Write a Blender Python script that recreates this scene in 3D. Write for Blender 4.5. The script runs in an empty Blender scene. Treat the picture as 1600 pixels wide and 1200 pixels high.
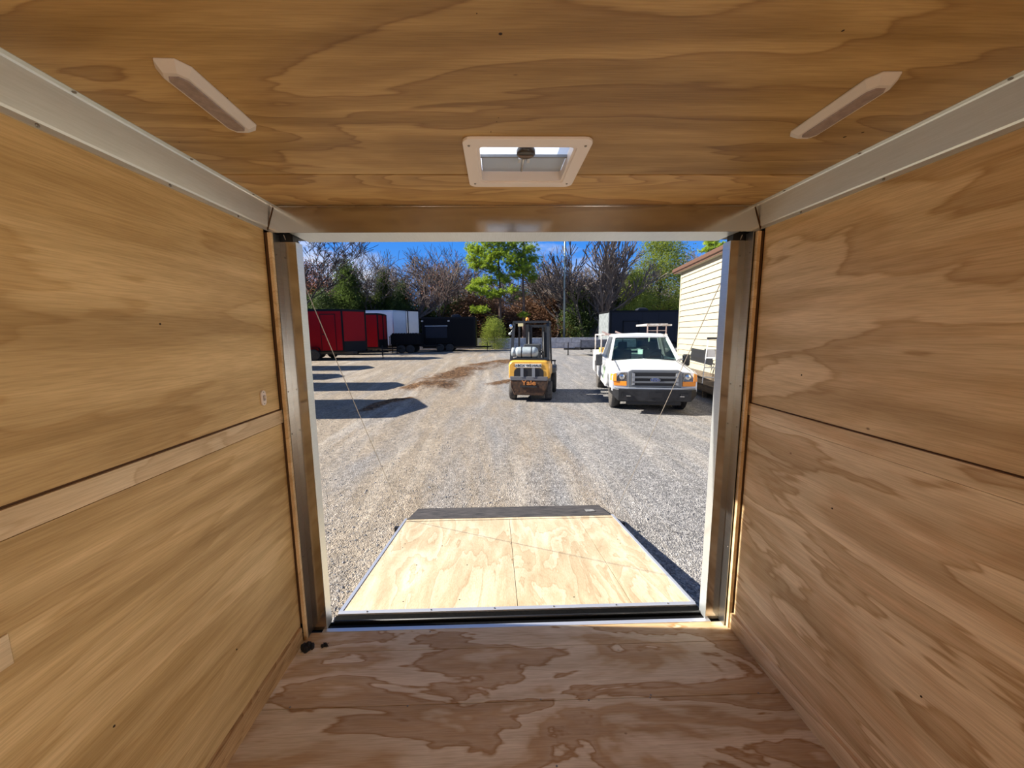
import bpy, bmesh, math, random
from mathutils import Vector, Matrix, Euler
C = bpy.context.scene.collection
random.seed(7)
PI = math.pi

# ------------------------------------------------------------------ camera
CAM_Z = 1.583
cd = bpy.data.cameras.new('camera'); cam = bpy.data.objects.new('camera', cd); C.objects.link(cam)
_a, _b, _c = math.radians(1.3948), math.radians(7.7491), math.radians(-0.5435)
F = Vector((math.sin(_a)*math.cos(_b), math.cos(_a)*math.cos(_b), -math.sin(_b)))
R = Vector((math.cos(_a), -math.sin(_a), 0)); U = R.cross(F)
R2 = math.cos(_c)*R + math.sin(_c)*U; U2 = -math.sin(_c)*R + math.cos(_c)*U
M = Matrix((R2, U2, -F)).transposed().to_4x4(); M.translation = Vector((0, 0, CAM_Z))
cam.matrix_world = M
cd.sensor_fit = 'HORIZONTAL'; cd.sensor_width = 36; cd.lens = 587.16/1600*36
cd.shift_x = (800-790.46)/1600; cd.clip_start = 0.02; cd.clip_end = 500
bpy.context.scene.camera = cam

# ------------------------------------------------------------------ world, sun, exposure
SUN_E = 9.0; SKY_S = 0.72
sc = bpy.context.scene
sc.view_settings.view_transform = 'Standard'; sc.view_settings.look = 'None'
sc.view_settings.exposure = 0.5; sc.view_settings.gamma = 1.0; sc.view_settings.use_curve_mapping = False
sc.cycles.max_bounces = 12; sc.cycles.diffuse_bounces = 8; sc.cycles.glossy_bounces = 6
w = bpy.data.worlds.new('sky'); sc.world = w; w.use_nodes = True
nt = w.node_tree; nt.nodes.clear()
def wn(t): return nt.nodes.new(t)
o_ = wn('ShaderNodeOutputWorld'); bg = wn('ShaderNodeBackground'); tc = wn('ShaderNodeTexCoord')
sp = wn('ShaderNodeSeparateXYZ'); rp = wn('ShaderNodeValToRGB')
nt.links.new(tc.outputs['Generated'], sp.inputs[0]); nt.links.new(sp.outputs['Z'], rp.inputs[0])
e = rp.color_ramp.elements
e[0].position = 0.0; e[0].color = (0.20, 0.44, 0.88, 1)
e[1].position = 0.7; e[1].color = (0.060, 0.135, 0.34, 1)
n_ = rp.color_ramp.elements.new(0.22); n_.color = (0.055, 0.29, 0.90, 1)
mp = wn('ShaderNodeMapping'); mp.inputs['Scale'].default_value = (1.0, 1.0, 2.4); mp.inputs['Location'].default_value = (0.35, 0.1, 0.2)
nz = wn('ShaderNodeTexNoise'); nz.inputs['Scale'].default_value = 3.2; nz.inputs['Detail'].default_value = 6; nz.inputs['Roughness'].default_value = .55
cr = wn('ShaderNodeValToRGB'); cr.color_ramp.elements[0].position = .53; cr.color_ramp.elements[1].position = .70
mx = wn('ShaderNodeMixRGB'); mx.inputs[2].default_value = (0.86, 0.90, 1.0, 1)
nt.links.new(tc.outputs['Generated'], mp.inputs[0]); nt.links.new(mp.outputs[0], nz.inputs['Vector'])
nt.links.new(nz.outputs[0], cr.inputs[0]); nt.links.new(cr.outputs[0], mx.inputs[0]); nt.links.new(rp.outputs[0], mx.inputs[1])
nt.links.new(mx.outputs[0], bg.inputs[0]); bg.inputs[1].default_value = SKY_S; nt.links.new(bg.outputs[0], o_.inputs[0])

SUN = Vector((1.62, -0.10, -1.0)).normalized()          # direction the light travels
sl = bpy.data.lights.new('sun', 'SUN'); sl.energy = SUN_E; sl.angle = math.radians(0.53); sl.color = (1.0, 0.93, 0.82)
so = bpy.data.objects.new('sun', sl); C.objects.link(so); so.rotation_euler = SUN.to_track_quat('-Z', 'Y').to_euler()
so.location = (-20, 0, 20)
# area fill lights added behind the camera to brighten the interior
FILL_E = 44.0
al = bpy.data.lights.new('right_fill_light', 'AREA'); al.shape = 'RECTANGLE'; al.size = 0.86; al.size_y = 1.78; al.energy = FILL_E; al.color = (1.0, 0.95, 0.88)
ao = bpy.data.objects.new('right_fill_light', al); C.objects.link(ao); ao.location = (1.262, -1.25, 0.96); ao.rotation_euler = (0, math.radians(90), 0)
al2 = al.copy(); al2.name = 'left_fill_light'; al2.energy = 30.0; ao2 = bpy.data.objects.new('left_fill_light', al2); C.objects.link(ao2); ao2.location = (-1.048, -2.55, 0.96); ao2.rotation_euler = (0, math.radians(-90), 0)  # second added fill, set in the left wall opening

# ------------------------------------------------------------------ helpers
def G(x, y):
    t = min(max((y-11)/13, 0), 1); return -.294+.354*t*t*(3-2*t)
def ray(px, py): return F + R2*((px-790.46)/587.16) - U2*((py-600)/587.16)
def atY(px, py, Y): d = ray(px, py); return Vector((0, 0, CAM_Z)) + d*(Y/d.y)
def atZ(px, py, Z): d = ray(px, py); return Vector((0, 0, CAM_Z)) + d*((Z-CAM_Z)/d.z)

class MB:
    """collects shapes and links them as ONE mesh"""
    def __init__(s): s.v = []; s.f = []; s.sm = []
    def add(s, vs, fs, smooth=False):
        n = len(s.v); s.v += [tuple(v) for v in vs]
        s.f += [tuple(i+n for i in f) for f in fs]; s.sm += [smooth]*len(fs); return s
    def box(s, x0, x1, y0, y1, z0, z1):
        if x0 > x1: x0, x1 = x1, x0
        if y0 > y1: y0, y1 = y1, y0
        if z0 > z1: z0, z1 = z1, z0
        v = [(x0,y0,z0),(x1,y0,z0),(x1,y1,z0),(x0,y1,z0),(x0,y0,z1),(x1,y0,z1),(x1,y1,z1),(x0,y1,z1)]
        return s.add(v, [(0,3,2,1),(4,5,6,7),(0,1,5,4),(1,2,6,5),(2,3,7,6),(3,0,4,7)])
    def hexa(s, v):   # 8 points, bottom 4 ccw then top 4
        return s.add(v, [(0,3,2,1),(4,5,6,7),(0,1,5,4),(1,2,6,5),(2,3,7,6),(3,0,4,7)])
    def tube(s, p, q, r, r2=None, n=8, smooth=True, caps=True):
        p = Vector(p); q = Vector(q); r2 = r if r2 is None else r2
        d = (q-p)
        if d.length < 1e-9: return s
        d.normalize(); a = d.orthogonal().normalized(); b = d.cross(a)
        vs = []
        for i in range(n):
            t = 2*PI*i/n; o = a*math.cos(t)+b*math.sin(t); vs.append(p+o*r); vs.append(q+o*r2)
        fs = [(2*i, 2*((i+1) % n), 2*((i+1) % n)+1, 2*i+1) for i in range(n)]
        s.add(vs, fs, smooth)
        if caps: s.add([vs[2*i] for i in range(n)], [tuple(range(n))[::-1]]); s.add([vs[2*i+1] for i in range(n)], [tuple(range(n))])
        return s
    def bar(s, p, q, wx, wz):    # rectangular bar between two points
        p = Vector(p); q = Vector(q); d = (q-p).normalized()
        up = Vector((0,0,1)) if abs(d.z) < .9 else Vector((0,1,0))
        a = d.cross(up).normalized()*wx/2; b = a.cross(d).normalized()*wz/2
        return s.hexa([p-a-b, p+a-b, q+a-b, q-a-b, p-a+b, p+a+b, q+a+b, q-a+b])
    def prism(s, pts, axis, t0, t1):   # polygon pts (2D) extruded along axis
        def P(u, v, t): return {'x': (t, u, v), 'y': (u, t, v), 'z': (u, v, t)}[axis]
        n = len(pts); vs = [P(u, v, t0) for u, v in pts]+[P(u, v, t1) for u, v in pts]
        fs = [tuple(range(n)), tuple(range(n, 2*n))[::-1]]+[(i, i+n, (i+1) % n+n, (i+1) % n) for i in range(n)]
        return s.add(vs, fs)
    def loft(s, rings, smooth=False, caps=True):
        n = len(rings[0]); vs = [p for r in rings for p in r]; fs = []
        for k in range(len(rings)-1):
            for i in range(n):
                j = (i+1) % n; fs.append((k*n+i, k*n+j, (k+1)*n+j, (k+1)*n+i))
        s.add(vs, fs, smooth)
        if caps: s.add(rings[0], [tuple(range(n))[::-1]]); s.add(rings[-1], [tuple(range(n))])
        return s
    def lathe(s, prof, c, axis='z', n=20, smooth=True):    # prof: (r, t)
        rings = []
        for r, t in prof:
            ring = []
            for i in range(n):
                a = 2*PI*i/n; u, v = r*math.cos(a), r*math.sin(a)
                ring.append({'x': (c[0]+t, c[1]+u, c[2]+v), 'y': (c[0]+u, c[1]+t, c[2]+v), 'z': (c[0]+u, c[1]+v, c[2]+t)}[axis])
            rings.append(ring)
        return s.loft(rings, smooth)
    def sphere(s, c, rx, ry=None, rz=None, n=10, m=6):
        ry = ry or rx; rz = rz or rx
        rings = []
        for k in range(m+1):
            a = -PI/2+PI*k/m; cr_ = max(math.cos(a), .02)
            rings.append([(c[0]+rx*cr_*math.cos(2*PI*i/n), c[1]+ry*cr_*math.sin(2*PI*i/n), c[2]+rz*math.sin(a)) for i in range(n)])
        return s.loft(rings, True)
    def mesh(s, name):
        me = bpy.data.meshes.new(name); me.from_pydata(s.v, [], s.f)
        me.polygons.foreach_set('use_smooth', s.sm)
        bm = bmesh.new(); bm.from_mesh(me); bmesh.ops.remove_doubles(bm, verts=bm.verts, dist=1e-6) if len(s.v) < 20000 else None
        bmesh.ops.recalc_face_normals(bm, faces=bm.faces) if len(s.v) < 20000 else None
        bm.to_mesh(me); bm.free(); me.update(); return me
    def build(s, name, mat, parent=None, bevel=0, kind=None, label=None, cat=None, group=None):
        me = s.mesh(name)
        o = bpy.data.objects.new(name, me); C.objects.link(o)
        if mat: me.materials.append(mat)
        if parent: o.parent = parent
        if bevel:
            b = o.modifiers.new('bevel', 'BEVEL'); b.width = bevel; b.segments = 2; b.limit_method = 'ANGLE'; b.angle_limit = math.radians(40)
        tag(o, label, cat, group, kind); return o
def tag(o, label=None, cat=None, group=None, kind=None):
    if label: o['label'] = label
    if cat: o['category'] = cat
    if group: o['group'] = group
    if kind: o['kind'] = kind
    return o
def empty(name, loc=(0,0,0), rz=0, label=None, cat=None, group=None, kind=None):
    o = bpy.data.objects.new(name, None); C.objects.link(o); o.location = loc; o.rotation_euler = (0, 0, rz)
    return tag(o, label, cat, group, kind)
def box(x0, x1, y0, y1, z0, z1): return MB().box(x0, x1, y0, y1, z0, z1)
def kids(o): return [c for c in bpy.data.objects if c.parent is o]
def dup(o, loc=None, rz=None, scale=None, label=None, parent=None):
    c = o.copy(); C.objects.link(c)
    if parent: c.parent = parent
    for k in kids(o): dup(k, parent=c)
    if loc is not None: c.location = loc
    if rz is not None: c.rotation_euler = (0, 0, rz)
    if scale is not None: c.scale = scale if hasattr(scale, '__len__') else (scale,)*3
    if label: c['label'] = label
    return c
def text(s, name, size, mat, parent, loc, rot, depth=.004, label=None, sx=1):
    cu = bpy.data.curves.new(name, 'FONT'); cu.body = s; cu.size = size; cu.extrude = depth; cu.offset = size*.02; cu.align_x = 'CENTER'; cu.align_y = 'CENTER'
    t = bpy.data.objects.new('tmp', cu); C.objects.link(t); bpy.context.view_layer.update()
    me = bpy.data.meshes.new_from_object(t.evaluated_get(bpy.context.evaluated_depsgraph_get())); bpy.data.objects.remove(t)
    o = bpy.data.objects.new(name, me); C.objects.link(o); me.materials.clear(); me.materials.append(mat)
    o.parent = parent; o.location = loc; o.rotation_euler = rot; o.scale = (sx, 1, 1)
    if label: o['label'] = label
    return o

# ------------------------------------------------------------------ materials
def mat(name, col, rough=.6, metal=0, spec=.5, noise=None, bump=None, col2=None, stretch=(1,1,1), coat=0):
    m = bpy.data.materials.new(name); m.use_nodes = True; t = m.node_tree; b = t.nodes['Principled BSDF']
    b.inputs['Base Color'].default_value = (*col, 1); b.inputs['Roughness'].default_value = rough; b.inputs['Metallic'].default_value = metal
    b.inputs['Specular IOR Level'].default_value = spec; b.inputs['Coat Weight'].default_value = coat
    if noise or bump:
        tcn = t.nodes.new('ShaderNodeTexCoord'); mpn = t.nodes.new('ShaderNodeMapping'); mpn.inputs['Scale'].default_value = stretch
        t.links.new(tcn.outputs['Object'], mpn.inputs[0])
    if noise:
        n = t.nodes.new('ShaderNodeTexNoise'); n.inputs['Scale'].default_value = noise; n.inputs['Detail'].default_value = 5; n.inputs['Roughness'].default_value = .6
        t.links.new(mpn.outputs[0], n.inputs['Vector'])
        r = t.nodes.new('ShaderNodeValToRGB'); r.color_ramp.elements[0].position = .35; r.color_ramp.elements[1].position = .65
        c2 = col2 or tuple(c*.7 for c in col)
        r.color_ramp.elements[0].color = (*c2, 1); r.color_ramp.elements[1].color = (*col, 1)
        t.links.new(n.outputs[0], r.inputs[0]); t.links.new(r.outputs[0], b.inputs['Base Color'])
    if bump:
        n2 = t.nodes.new('ShaderNodeTexNoise'); n2.inputs['Scale'].default_value = bump[0]; n2.inputs['Detail'].default_value = 3
        t.links.new(mpn.outputs[0], n2.inputs['Vector'])
        bp = t.nodes.new('ShaderNodeBump'); bp.inputs['Strength'].default_value = bump[1]; bp.inputs['Distance'].default_value = bump[2] if len(bump) > 2 else .01
        t.links.new(n2.outputs[0], bp.inputs['Height']); t.links.new(bp.outputs[0], b.inputs['Normal'])
    return m

def plywood(name, along, light, mid, dark, rings=7.0, size=1.6, seed=0.0, contrast=1.0, stretch=.28, rough=.5, fine=.6, det=3.2, streak=.5):
    """flat-sawn veneer: contour bands of a stretched noise field, fine pores and small knots"""
    m = bpy.data.materials.new(name); m.use_nodes = True; t = m.node_tree; b = t.nodes['Principled BSDF']; L = t.links
    def N(k): return t.nodes.new(k)
    tcn = N('ShaderNodeTexCoord')
    def mapping(sa, sc_, loc=0):
        mp_ = N('ShaderNodeMapping'); s = {'x': (sa, sc_, sc_), 'y': (sc_, sa, sc_)}[along]
        mp_.inputs['Scale'].default_value = s; mp_.inputs['Location'].default_value = (seed+loc, seed*1.7+loc, seed*.6)
        L.new(tcn.outputs['Object'], mp_.inputs[0]); return mp_
    def noise(mp_, scale, det=3, ro=.5, dist=0):
        n = N('ShaderNodeTexNoise'); n.inputs['Scale'].default_value = scale; n.inputs['Detail'].default_value = det
        n.inputs['Roughness'].default_value = ro; n.inputs['Distortion'].default_value = dist; L.new(mp_.outputs[0], n.inputs['Vector']); return n
    def math_(op, a, bb=None):
        k = N('ShaderNodeMath'); k.operation = op
        for i, v in enumerate((a, bb)):
            if v is None: continue
            if isinstance(v, (int, float)): k.inputs[i].default_value = v
            else: L.new(v, k.inputs[i])
        return k.outputs[0]
    big = noise(mapping(stretch, 1), size, det, .52, .5)
    fr = noise(mapping(1.2, 14, 3), 2.0, 3, .6)
    v = math_('ADD', math_('MULTIPLY', big.outputs[0], rings*2), math_('MULTIPLY', fr.outputs[0], .38))
    ring = math_('FRACT', v)
    rmp = N('ShaderNodeValToRGB'); L.new(ring, rmp.inputs[0]); el = rmp.color_ramp.elements
    el[0].position = 0; el[0].color = (*light, 1); el[1].position = 1.0; el[1].color = (*light, 1)
    def mixc(a, b2, k): return tuple(a[i]*(1-k)+b2[i]*k for i in range(3))
    for p_, c_ in ((.30, mixc(light, mid, .25*contrast)), (.52, mixc(light, mid, .9*contrast)), (.80, mixc(light, dark, .55*contrast)), (.90, mixc(light, dark, .95*contrast)), (.95, mixc(light, mid, .3*contrast))):
        k = el.new(p_); k.color = (*c_, 1)
    # soft long streaks
    stn = noise(mapping(.35, 5.5, 6), 1.6, 4, .6, .2)
    rs_ = N('ShaderNodeValToRGB'); L.new(stn.outputs[0], rs_.inputs[0]); rs_.color_ramp.elements[0].position = .36; rs_.color_ramp.elements[1].position = .62
    k_ = streak*.34; rs_.color_ramp.elements[0].color = (1-k_, 1-k_*1.15, 1-k_*1.45, 1); rs_.color_ramp.elements[1].color = (1.04, 1.04, 1.04, 1)
    m0 = N('ShaderNodeMixRGB'); m0.blend_type = 'MULTIPLY'; m0.inputs[0].default_value = 1; L.new(rmp.outputs[0], m0.inputs[1]); L.new(rs_.outputs[0], m0.inputs[2]); rmp = m0
    # large tone patches
    tone = noise(mapping(.45, .9, 9), 1.1, 3, .5)
    r2 = N('ShaderNodeValToRGB'); L.new(tone.outputs[0], r2.inputs[0]); r2.color_ramp.elements[0].position = .35; r2.color_ramp.elements[1].position = .65
    r2.color_ramp.elements[0].color = (.86, .84, .80, 1); r2.color_ramp.elements[1].color = (1.06, 1.06, 1.06, 1)
    m1 = N('ShaderNodeMixRGB'); m1.blend_type = 'MULTIPLY'; m1.inputs[0].default_value = 1; L.new(rmp.outputs[0], m1.inputs[1]); L.new(r2.outputs[0], m1.inputs[2])
    # fine pores along the grain
    fine_n = noise(mapping(9, 230, 5), 1.0, 2, .6)
    r3 = N('ShaderNodeValToRGB'); L.new(fine_n.outputs[0], r3.inputs[0]); r3.color_ramp.elements[0].position = .36; r3.color_ramp.elements[1].position = .60
    d_ = 1-.22*fine; r3.color_ramp.elements[0].color = (d_, d_*.97, d_*.93, 1); r3.color_ramp.elements[1].color = (1.03, 1.03, 1.03, 1)
    m2 = N('ShaderNodeMixRGB'); m2.blend_type = 'MULTIPLY'; m2.inputs[0].default_value = 1; L.new(m1.outputs[0], m2.inputs[1]); L.new(r3.outputs[0], m2.inputs[2])
    # sparse short dark marks (knots, checks)
    vo = N('ShaderNodeTexVoronoi'); vo.inputs['Scale'].default_value = 3.2; L.new(mapping(.8, 1.3, 2).outputs[0], vo.inputs['Vector'])
    r4 = N('ShaderNodeValToRGB'); L.new(vo.outputs['Distance'], r4.inputs[0]); r4.color_ramp.elements[0].position = .008; r4.color_ramp.elements[1].position = .022
    r4.color_ramp.elements[0].color = (.25, .16, .1, 1); r4.color_ramp.elements[1].color = (1, 1, 1, 1)
    m3 = N('ShaderNodeMixRGB'); m3.blend_type = 'MULTIPLY'; m3.inputs[0].default_value = .8; L.new(m2.outputs[0], m3.inputs[1]); L.new(r4.outputs[0], m3.inputs[2])
    L.new(m3.outputs[0], b.inputs['Base Color']); b.inputs['Roughness'].default_value = rough; b.inputs['Specular IOR Level'].default_value = .3
    bp = N('ShaderNodeBump'); bp.inputs['Strength'].default_value = .25; bp.inputs['Distance'].default_value = .002; L.new(fine_n.outputs[0], bp.inputs['Height']); L.new(bp.outputs[0], b.inputs['Normal'])
    return m

P_WALL_L = plywood('plywood_left', 'y', (.72,.53,.265), (.63,.44,.195), (.53,.345,.135), 4.6, 1.5, 3.1, .75, .22, det=4, streak=.9)
P_WALL_L2 = plywood('plywood_left_low', 'y', (.73,.54,.28), (.64,.455,.205), (.53,.35,.14), 4.5, 1.9, 8.4, .7, .12, det=4, streak=1.1)
P_WALL_R = plywood('plywood_right', 'y', (.80,.625,.38), (.68,.49,.265), (.55,.375,.185), 3.4, 1.9, 12.7, 1.05, .24, det=4.5, streak=.8)
P_WALL_R2 = plywood('plywood_right_low', 'y', (.86,.70,.46), (.71,.51,.295), (.58,.40,.21), 3.8, 2.3, 17.3, 1.15, .24, det=4.5, streak=.8)
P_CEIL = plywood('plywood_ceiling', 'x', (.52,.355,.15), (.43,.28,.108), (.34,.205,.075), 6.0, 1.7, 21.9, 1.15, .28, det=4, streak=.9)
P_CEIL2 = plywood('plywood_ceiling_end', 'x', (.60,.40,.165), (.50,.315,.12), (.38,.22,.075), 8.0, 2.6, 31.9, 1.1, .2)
P_FLOOR = plywood('plywood_floor', 'x', (.86,.74,.56), (.64,.46,.275), (.54,.36,.20), 3.0, 3.1, 41.3, 1.3, .36, rough=.7, det=4.5)
P_RAMP = plywood('plywood_ramp', 'y', (.68,.60,.45), (.61,.50,.345), (.52,.40,.26), 4.0, 3.6, 51.7, 1.0, .22, det=4.5)
P_EDGE = plywood('plywood_edge', 'y', (.62,.43,.23), (.52,.33,.16), (.36,.21,.09), 9.0, 9.0, 61.7, 1.0, .1)
P_STRIP = plywood('pale_strip', 'y', (.80,.66,.45), (.72,.56,.35), (.58,.42,.24), 3.0, 3.0, 77.7, .8, .35)
P_BATTEN = plywood('batten_wood', 'y', (.80,.62,.38), (.70,.50,.28), (.55,.37,.19), 3.0, 3.0, 71.7, .7, .3)
ALU = mat('brushed_aluminium', (.44,.46,.47), .34, 1.0, noise=300, stretch=(1,.03,1), col2=(.38,.40,.41))
ALU_COVE = mat('mill_aluminium_cove', (.74,.78,.79), .42, .85, noise=220, stretch=(1,.05,1), col2=(.68,.72,.72))
ALU_MIR = mat('polished_aluminium', (.50,.47,.43), .16, 1.0, bump=(6,.15,.01))
ALU_TRIM = mat('ramp_edge_aluminium', (.70,.72,.76), .4, .7)
BLACK_STEEL = mat('black_painted_steel', (.003,.003,.003), .45, 0, spec=.12, noise=60, col2=(.006,.006,.006))
BLACK = mat('black_plastic', (.012,.012,.014), .5)
RUBBER = mat('tyre_rubber', (.025,.024,.023), .85, noise=12, col2=(.05,.045,.04))
RUB_DUST = mat('dusty_tyre', (.10,.09,.08), .9, noise=14, col2=(.04,.036,.034))
WHITE_PL = mat('white_plastic', (.72,.64,.57), .45)
WHITE_VENT = mat('vent_frame_plastic', (.80,.74,.70), .4)
SCREW = mat('screw_head', (.25,.24,.22), .35, .9)
DARK = mat('dark_gap', (.10,.045,.015), .9)
KNOT = mat('dark_knot', (.03,.015,.008), .9)
# ================================================================== the trailer we stand in
XL, XR, YD, ZC, ZL, ZH = -1.040, 1.254, 1.817, 2.165, 2.053, 2.045
YB = -3.2                                   # front wall, behind the camera
SEAM = (1.4008-.3146)*1.13                  # height of the seam in the side walls
DY0, DY1, DZ1 = -3.0, -2.1, 1.92            # unseen opening added in the left wall to let sun inside
EY0, EY1 = -1.7, -.8                        # unseen opening added in the right wall for the fill light

def side_wall(side, X, s, pu, pl):
    """s = +1: interior lies towards +x"""
    root = empty('wall_'+side, (0,0,0), kind='structure')
    t = -s*.012
    def pan(y0, y1, z0, z1, proud, m, lab=None):
        return MB().box(X+s*proud, X-s*.012, y0, y1, z0, z1).build('plywood_panel', m, root, bevel=.001, label=lab)
    yE = YD-.024
    spans = [(YB, yE)] if side == 'right' else None
    zs = SEAM
    MB().box(X-s*.004, X-s*.010, YB, yE, zs-.01, zs+.02).build('gap_backing', DARK, root)  # dark colour stands in for the shadow line along the seam
    if side == 'right':
        pan(-.6, yE, zs+.0045, ZC, 0, pu); pan(YB, EY0, zs, ZC, 0, pu); pan(EY0, EY1, DZ1, ZC, 0, pu); pan(EY1, -.604, zs, ZC, 0, pu)
        pan(-.6, yE, .02, zs-.062, .004, pl); pan(YB, EY0, .02, zs-.062, .004, pl); pan(EY1, -.604, .02, zs-.062, .004, pl)
        MB().box(X+s*.005, X-s*.012, EY1, yE+.012, zs-.061, zs-.001).build('joint_strip', P_BATTEN if side == 'left' else pl, root, bevel=.001)
    else:
        pan(-.6, yE, zs+.0055, ZC, 0, pu); pan(-.6, yE, .02, zs-.066, .004, pl)
        pan(DY1, -.604, zs, ZC, 0, pu); pan(DY1, -.604, .02, zs-.066, .004, pl)
        pan(YB, DY0, zs, ZC, 0, pu); pan(YB, DY0, .02, zs-.066, .004, pl); pan(DY0, DY1, DZ1, ZC, 0, pu)
        MB().box(X+s*.0055, X-s*.012, DY1, yE+.012, zs-.064, zs-.001).build('joint_strip', P_STRIP, root, bevel=.001, label='pale joint strip')
        MB().box(X+s*.009, X, -.6, .737, .899, .968).build('wood_strip', P_STRIP, root, bevel=.001, label='short pale strip ending at the left frame edge')
    # outer skin
    sk = MB()
    xo0, xo1 = X-s*.03, X-s*.055
    if side == 'right': sk.box(xo0, xo1, YB-.03, EY0, -.03, 2.25).box(xo0, xo1, EY1, 1.925, -.03, 2.25).box(xo0, xo1, EY0, EY1, DZ1, 2.25)
    else:
        sk.box(xo0, xo1, YB-.03, DY0, -.03, 2.25); sk.box(xo0, xo1, DY1, 1.925, -.03, 2.25); sk.box(xo0, xo1, DY0, DY1, DZ1, 2.25)
        for y in (DY0, DY1-.02): sk.box(xo1, X, y, y+.02, 0, DZ1)
    sk.build('outer_skin', BLACK, root)
    # jamb end of the wall: dark gap then a batten
    for z0, z1 in ((0.09, zs-.066), (zs-.001, ZH-.002)):
        MB().box(X-s*.002, X+s*.013, yE+.008, YD-.001, z0, z1).build('gap_backing', DARK, root)
    b = MB().box(X+s*.013, X+s*.030, YD-.022, YD+.0, 0.0, ZH-.002)
    b.build('jamb_batten', P_BATTEN, root, bevel=.002)
    # screws and nail heads
    for y, z in ([(1.2,1.62),(.9,.55),(1.35,.36),(.55,1.5)] if side == 'left' else [(1.3,.92),(.95,.5),(1.5,1.4),(.62,.72),(.7,1.5)]):
        MB().lathe([(.0035,0),(.0025,s*.0015)], (X+s*.0045, y, z), 'x', 6).build('nail_head', KNOT, root)
    return root
wl = side_wall('left', XL, 1, P_WALL_L, P_WALL_L2)
wr = side_wall('right', XR, -1, P_WALL_R, P_WALL_R2)
fw = empty('wall_front', kind='structure')
MB().box(XL-.05, XR+.05, YB-.03, YB, -.03, 2.25).build('plywood_panel', P_WALL_L, fw)

# floor: three visible boards
fl = empty('floor', kind='structure')
ys = [YB, -1.0, .2, 1.4265, 1.712]
for a, b in zip(ys, ys[1:]):
    MB().box(XL-.02, XR+.02, a+.0012, b-.0012, -.02, 0).build('floor_board', P_FLOOR, fl, bevel=.001)
MB().box(XL-.02, XR+.02, 1.7132, 1.842, -.02, 0).build('floor_board', P_FLOOR, fl, bevel=.001)
MB().box(XL-.05, XR+.05, YB, 1.86, -.10, -.021).build('floor_frame', BLACK_STEEL, fl)
for px_, py_ in ((637,1103),(845,1093),(920,1094),(1016,1090),(1017,1086),(672,987),(1185,1083),(453,1105),(870,1197)):
    p = atZ(px_, py_, 0); MB().lathe([(.0042,0),(.0036,.0012),(.001,.0014)], (p.x, p.y, 0), 'z', 8).build('floor_screw', SCREW, fl)

# lower side trims
for side, X, s in (('left', XL, 1), ('right', XR, -1)):
    yF = YD-.022
    b = MB().box(X, X+s*.021, EY1 if s < 0 else DY1, yF-(.0 if s < 0 else .02), 0, .088)
    o = b.build('baseboard_'+side, P_EDGE if side == 'left' else P_WALL_R2, None, bevel=.0015, kind='structure')

# ceiling with the hole for the roof vent
VX0, VX1, VY0, VY1 = -.060, .268, 1.252, 1.549
ce = empty('ceiling', kind='structure'); YS = 1.487
def cpanel(x0, x1, y0, y1, m, z=ZC): MB().box(x0, x1, y0, y1, z, z+.010).build('plywood_panel', m, ce, bevel=.001)
def ring_panel(x0, x1, y0, y1, hx0, hx1, hy0, hy1, m, z):
    b = MB()
    # one board with a notch: a polygon prism
    if hy0 > y0: pts = [(x0,y0),(x1,y0),(x1,y1),(hx1,y1),(hx1,hy0),(hx0,hy0),(hx0,y1),(x0,y1)]
    else: pts = [(x0,y0),(hx0,y0),(hx0,hy1),(hx1,hy1),(hx1,y0),(x1,y0),(x1,y1),(x0,y1)]
    # split into convex boxes but keep one mesh
    if hy0 > y0: b.box(x0,x1,y0,hy0,z,z+.01).box(x0,hx0,hy0,y1,z,z+.01).box(hx1,x1,hy0,y1,z,z+.01)
    else: b.box(x0,x1,hy1,y1,z,z+.01).box(x0,hx0,y0,hy1,z,z+.01).box(hx1,x1,y0,hy1,z,z+.01)
    b.build('plywood_panel', m, ce)
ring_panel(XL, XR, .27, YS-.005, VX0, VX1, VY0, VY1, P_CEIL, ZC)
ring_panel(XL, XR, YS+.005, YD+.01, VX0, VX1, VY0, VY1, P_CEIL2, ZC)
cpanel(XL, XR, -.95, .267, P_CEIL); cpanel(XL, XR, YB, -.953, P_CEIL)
MB().box(XL, VX0-.001, YS-.006, YS+.006, ZC+.008, ZC+.012).box(VX1+.001, XR, YS-.006, YS+.006, ZC+.008, ZC+.012).build('gap_backing', DARK, ce)
rs = MB(); hx0, hx1, hy0, hy1 = VX0-.01, VX1+.01, VY0-.01, VY1+.01
rs.box(XL-.055,XR+.055,YB,hy0,ZC+.014,ZC+.028).box(XL-.055,XR+.055,hy1,2.0,ZC+.014,ZC+.028).box(XL-.055,hx0,hy0,hy1,ZC+.014,ZC+.028).box(hx1,XR+.055,hy0,hy1,ZC+.014,ZC+.028)
rs.build('roof_skin', mat('roof_skin', (.5,.5,.5), .5), ce)
for px_, py_, r in ((782,53,.006),(1317,48,.0045),(779,184,.0025),(776,190,.0025),(767,206,.003),(355,153,.003),(280,222,.003),(1348,207,.006),(1320,214,.007),(745,21,.002)):
    p = atZ(px_, py_, ZC); MB().lathe([(r,0),(r*.5,-.0012)], (p.x, p.y, ZC+.0008), 'z', 7).build('knot_hole', KNOT, ce)

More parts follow.
